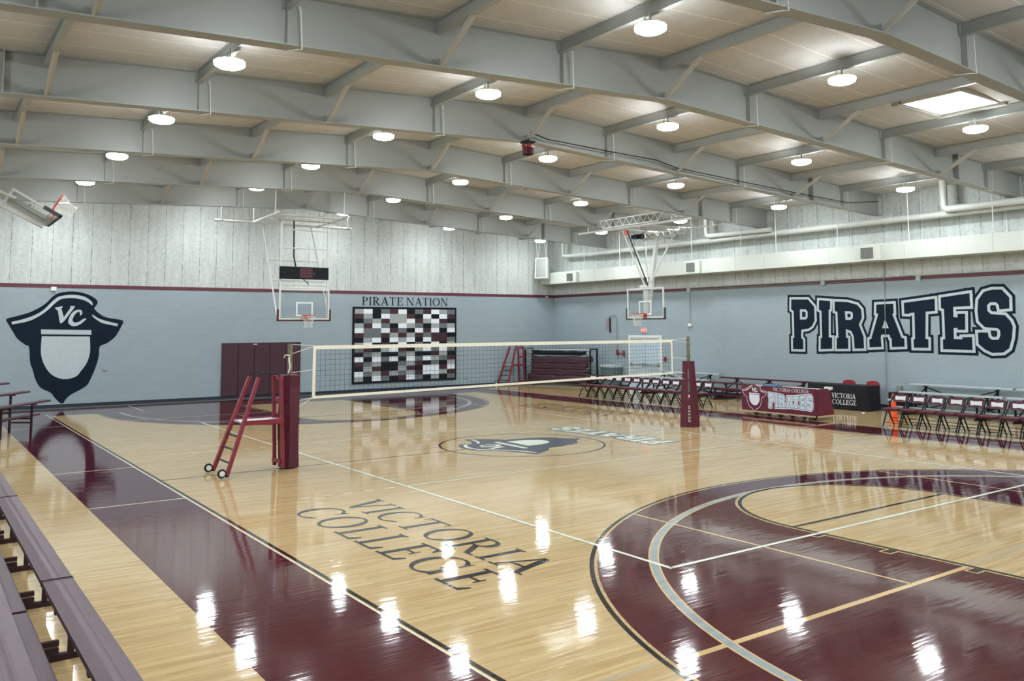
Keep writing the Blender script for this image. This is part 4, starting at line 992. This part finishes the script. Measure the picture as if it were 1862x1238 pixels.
# ================================================================ BLEACHERS
def plank(mb, x0, x1, y0, w, z, ribs=2, h=.045):
    """extruded plank: square edges and low rounded ribs running along it"""
    prof = [(y0, z-.004), (y0+.004, z-.0025)]
    for c in (.37, .63):
        for k in range(-4, 5): prof.append((y0+w*c+.0028*k, z-.0025+.0022*cos(k*pi/8)))
    prof.append((y0+w-.004, z-.0025))
    prof += [(y0+w, z-.004), (y0+w, z-h), (y0, z-h)]
    b = len(mb.v); N = len(prof)
    for x in (x0, x1): mb.v += [Vector((x, y, zz)) for y, zz in prof]
    for i in range(N):
        k = (i+1) % N; mb.f.append((b+i, b+N+i, b+N+k, b+k)); mb.mi.append(0)
    mb.f.append(tuple(b+i for i in range(N))); mb.mi.append(0); mb.f.append(tuple(b+N+i for i in range(N-1, -1, -1))); mb.mi.append(0)
def bleacher(name, lab, loc, rz, L, seats, foots, seat_m, frame_m, w=.24, nf=3, cap='steel', group=None, diag=True, base=True):
    """local: runs along +x, front at y=0, rising towards +y"""
    t = thing(name, lab, 'bleacher', loc, rz, group)
    for y, z in seats:
        mb = MB(); plank(mb, 0, L, y, w, z); s = mb.build('seat_plank', seat_m, t, smooth=True)
        MB().box(-.012, .0, y-.003, y+w+.003, z-.05, z+.002).build('end_cap', cap, s); MB().box(L, L+.012, y-.003, y+w+.003, z-.05, z+.002).build('end_cap', cap, s)
    for y, z in foots:
        mb = MB(); plank(mb, 0, L, y, w, z); mb.build('foot_plank', seat_m, t, smooth=True)
    yb = seats[-1][0]+w
    for k in range(nf):
        x = L*(.5+k)/nf if nf > 2 else L*(.15+.7*k)
        mb = MB()
        if base: mb.box(x-.025, x+.025, -.02, yb, .0, .05)
        for y, z in seats:
            mb.box(x-.022, x+.022, y+.09, y+.135, .0, z-.045); mb.box(x-.03, x+.03, y-.0, y+w, z-.075, z-.045)
        for y, z in foots:
            mb.box(x-.022, x+.022, y-.14, y+w+.12, z-.085, z-.045); 
            mb.box(x-.022, x+.022, y-.14, y+w+.12, max(.06, z-.185), max(.1, z-.145))
        if diag: mb.bar((x, .05, .05), (x, yb-.05, seats[-1][1]-.08), .03, .03)
        mb.build('support_frame', frame_m, t)
    mb = MB()
    xs = [L*(.5+k)/nf if nf > 2 else L*(.15+.7*k) for k in range(nf)]
    yb2 = seats[-1][0]+.12
    for a, b in zip(xs, xs[1:]) if diag else ():
        mb.bar((a, yb2, .1), (b, yb2, seats[-1][1]-.1), .02, .03); mb.bar((a, yb2, seats[-1][1]-.1), (b, yb2, .1), .02, .03)
    if diag: mb.build('cross_brace', frame_m, t)
    return t
# near-left bleachers: local +x is world -x, so use rz=180 and start at the larger x
SE = [(0, .43), (.61, .64), (1.22, .85)]; FO = [(.34, .20), (.95, .43)]
for k, (x1, lab) in enumerate(((11.6, 'maroon bleacher section nearest the camera along the left side'), (7.055, 'maroon bleacher section at left edge, second from the camera'), (2.52, 'maroon bleacher section at left edge, third from the camera'))):
    bleacher('bleacher', lab, (x1+.08, -10.05, 0), pi, 4.48, SE, FO, 'bleach', 'bframe', nf=3, cap='bframe', diag=False, group='maroon bleachers on the left side')
# far-left bleacher set at an angle
M['farbleach'] = mat('dull maroon bleacher coating', (72, 40, 52), .5, var=.05)
ax = math.atan2(1.22, -1.76)
d_ = Vector((-1.76, 1.22, 0)).normalized(); nrm_ = Vector((d_.y*-1, d_.x, 0))
bleacher('bleacher', 'maroon bleacher standing askew at far left before the painted emblem', (-9.75+d_.x*-4.0, -8.15+d_.y*-4.0, 0), ax, 4.0, [(-.0, .77), (.55, 1.0), (1.1, 1.22)], [(.25, .42), (.8, .66)], 'farbleach', 'bframe', nf=3, cap='bframe', diag=False, base=False)
SS = [(0, .43), (.61, .635), (1.22, .84)]; SF = [(.33, .20), (.94, .42)]
bleacher('bleacher', 'bright aluminium bleacher against right wall behind the left row of chairs', (-9.5, 12.3, 0), 0, 3.45, SS, SF, 'alu', 'black', nf=2, cap='steel', group='aluminium bleachers')
bleacher('bleacher', 'low maroon bleacher against right wall behind the scorer table', (-6.0, 12.3, 0), 0, 4.3, [(0, .43), (.6, .575), (1.2, .73)], [(.32, .16), (.92, .30)], 'maroon', 'bframe', nf=3, cap='bframe')
bleacher('bleacher', 'bright aluminium bleacher against right wall behind the right row of chairs', (1.27, 12.5, 0), 0, 2.98, SS, SF, 'alu', 'black', nf=2, cap='steel', group='aluminium bleachers')
bleacher('bleacher', 'bright aluminium bleacher cut off by the right edge of the photo', (4.35, 12.5, 0), 0, 2.98, SS, SF, 'alu', 'black', nf=2, cap='steel', group='aluminium bleachers')

# ================================================================ TABLES
st = thing('scorer_table', 'scorer table with maroon printed panel reading VICTORIA COLLEGE PIRATES', 'table', (-.06, 9.5, 0))
X0, X1, Yf = -1.33, 1.21, 9.11
mb = MB()
mb.hexa([(X0, Yf, .13), (X1, Yf, .13), (X1, Yf+.03, .13), (X0, Yf+.03, .13), (X0, Yf, .87), (X1, Yf, .87), (X1, Yf+.03, .87), (X0, Yf+.03, .87)])
mb.build('front_panel', 'cover', st, world=True)
sd = MB().hexa([(X1, Yf+.01, .13), (X1+.02, Yf+.01, .13), (X1+.02, Yf+.80, .13), (X1, Yf+.80, .13), (X1, Yf+.01, .86), (X1+.02, Yf+.01, .86), (X1+.02, Yf+.60, .86), (X1, Yf+.60, .86)])
sd.build('side_panel', 'cover', st, world=True)
MB().hexa([(X0-.02, Yf+.01, .13), (X0, Yf+.01, .13), (X0, Yf+.80, .13), (X0-.02, Yf+.80, .13), (X0-.02, Yf+.01, .86), (X0, Yf+.01, .86), (X0, Yf+.60, .86), (X0-.02, Yf+.60, .86)]).build('side_panel', 'cover', st, world=True)
MB().box(X0, X1, Yf+.03, Yf+.70, .80, .83).build('tabletop', 'white', st, world=True)
MB().box(X1-.1, X1+.08, Yf+.55, Yf+.68, .83, .90).build('white_roll', 'white', st, world=True)
MB().box(X0+.02, X1+.02, Yf, Yf+.03, .09, .13).box(X1-.01, X1+.02, Yf, Yf+.8, .09, .13).build('bottom_rail', 'wood2', st, world=True)
for i, x in enumerate((X0+.45, X0+.9, X0+1.3, X0+1.7, X0+2.1, X1-.12)):
    MB().box(x-.03, x+.03, Yf+.05, Yf+.11, .0, .10).box(x-.09, x+.09, Yf+.04, Yf+.1, .06, .09).build('leg', 'rubber', st, world=True)
MB().box(X1+.021, X1+.022, Yf+.30, Yf+.306, .14, .84).build('seam', 'bframe', st, world=True)
mb = MB(); wtx = (.0, 1.02)
block_word(mb, unit(lambda u, v, d: (-.35+u*1.0, Yf-.001-d, .27+v), 1.46, .42), [(.17, 0, 0), (.075, 2, .0008), (.0, 1, .0016)])
serif_text(mb, 'VICTORIA COLLEGE', lambda u, v: (-.20+u, Yf-.0015, .74+v), 1.20, .095, .06, 0)
# plain hat emblem outline, cropped by the panel
fx = lambda u, v, d=0: (-.87+(EM(u, v)[0])*.95, Yf-.001-d, .52+EM(u, v)[1]*.80)
for k in ('V', 'C', 'band', 'panel', 'trimR', 'trimL'):
    L_ = [(min(max(a, -8.7), 9), b) for a, b in EMB[k]]; mb.poly([L_], lambda u, v: (max(fx(u, v)[0], X0+.005), fx(u, v)[1], min(fx(u, v)[2], .865)), 0)
hat = EMB['hat']
hp = [Vector(fx(a, b)) for a, b in hat]
for a, b in zip(hp, hp[1:]+hp[:1]):
    if min(a.x, b.x) > X0+.01 and max(a.z, b.z) < .865 and min(a.z, b.z) > .14: mb.bar(a, b, .002, .012, up=(0, 0, 1) if abs((b-a).normalized().z) < .9 else (1, 0, 0))
mb.build('printed_lettering', ['print', 'printblue', 'printgrey'], st, world=True)
tag(MB().hexa([(-.75, 9.3, .84), (-.2, 9.3, .84), (-.2, 9.6, .84), (-.75, 9.6, .84), (-.70, 9.33, .90), (-.28, 9.33, .90), (-.3, 9.55, .90), (-.68, 9.55, .90)]).build('blue_case', 'blue', loc=(-.48, 9.45, .84), bevel=.02), 'flat blue plastic case lying on top of the scorer table', 'case')
tb = thing('display_table', 'table draped in a black cloth reading VICTORIA COLLEGE', 'table', (-.35, 12.9, 0))
mb = MB(); a0, a1, b0, b1 = -1.50, .57, 12.56, 13.24
n = 26
def ringp(z, k):
    pts = []; W = [(a0, b0, a1, b0), (a1, b0, a1, b1), (a1, b1, a0, b1), (a0, b1, a0, b0)]; i = 0
    for (x0_, y0_, x1_, y1_) in W:
        for j in range(n):
            t = j/n; x = x0_+(x1_-x0_)*t; y = y0_+(y1_-y0_)*t
            cx_, cy_ = (a0+a1)/2, (b0+b1)/2; d = Vector((x-cx_, (y-cy_)*2.2)); d.normalize()
            f = k*(.035+.022*math.sin(i*1.15)+.015*math.sin(i*.47)); pts.append(Vector((x+d.x*f, y+d.y*f, z))); i += 1
    return pts
for z, k in ((.76, 0), (.745, .15), (.5, .5), (.25, .8), (.015, 1.1)):
    b = len(mb.v); R_ = ringp(z, k); mb.v += R_; N = len(R_)
    if k:
        for i in range(N): mb.f.append((b-N+i, b-N+(i+1) % N, b+(i+1) % N, b+i)); mb.mi.append(0)
    else: mb.f.append(tuple(range(b+N-1, b-1, -1))); mb.mi.append(0)
mb.build('tablecloth', 'cloth', tb, world=True, smooth=True)
mb = MB()
serif_text(mb, 'VICTORIA', lambda u, v: (-.60+u, 12.52-.035, .36+v), .83, .145, .06, 0)
serif_text(mb, 'COLLEGE', lambda u, v: (-.58+u, 12.52-.035, .165+v), .83, .145, .06, 0)
mb.build('lettering', 'print', tb, world=True)
MB().box(a0+.05, a1-.05, b0+.05, b1-.05, .72, .75).build('tabletop', 'wood2', tb, world=True)
for x in (a0+.15, a1-.15):
    for y in (b0+.12, b1-.12): MB().tube([(x, y, 0), (x, y, .72)], .015, 6).build('leg', 'grille', tb, world=True)
for x, lab in ((-.78, 'red fabric chair behind black table, left one of two'), (.06, 'red fabric chair behind black table, right one of two')):
    c = thing('stacking_chair', lab, 'chair', (x, 13.5, 0), group='red chairs behind the black table')
    mb = MB(); mb.box(-.22, .22, -.2, .2, .42, .48); mb.build('seat', 'seatred', c, bevel=.02)
    mb = MB(); mb.slab([(-.21, .5), (.21, .5), (.22, .75), (.18, .82), (.08, .85), (-.08, .85), (-.18, .82), (-.22, .75)], lambda u, v, w_: (u, .20+w_, v), .05); mb.build('backrest', 'seatred', c, bevel=.01)
    for s in (-1, 1):
        MB().tube([(s*.19, -.18, 0), (s*.19, -.18, .43)], .012, 6).build('leg', 'black', c); MB().tube([(s*.19, .22, 0), (s*.19, .24, .7)], .012, 6).build('leg', 'black', c)
bx = thing('equipment_case', 'black equipment case on the floor right of the black table', 'case', (.95, 13.7, 0))
MB().box(.72, 1.2, 13.45, 14.0, .02, .55).build('body', 'cloth', bx, world=True, bevel=.02); MB().box(.9, 1.05, 13.42, 13.45, .3, .34).build('handle', 'grille', bx, world=True)
cn_ = thing('traffic_cone', 'slim orange traffic cone with white band before the right chairs', 'cone', (2.58, 10.62, 0))
MB().lathe([(.10, .02), (.045, .70), (.03, .72)], n=20).box(-.13, .13, -.13, .13, 0, .025).build('cone', 'cone', cn_, smooth=False)
MB().lathe([(.066, .56), (.060, .61)], n=20).build('reflective_band', 'white', cn_)
MB().tube([(.0, .0, .70), (0, 0, .75)], .03, 10).build('tip', 'cone', cn_)
wallbox('floor_debris', 'tiny white tag lying on the boards before the black table', 'tag', (.72, 12.1, .012), (.08, .05, .024), 'white')
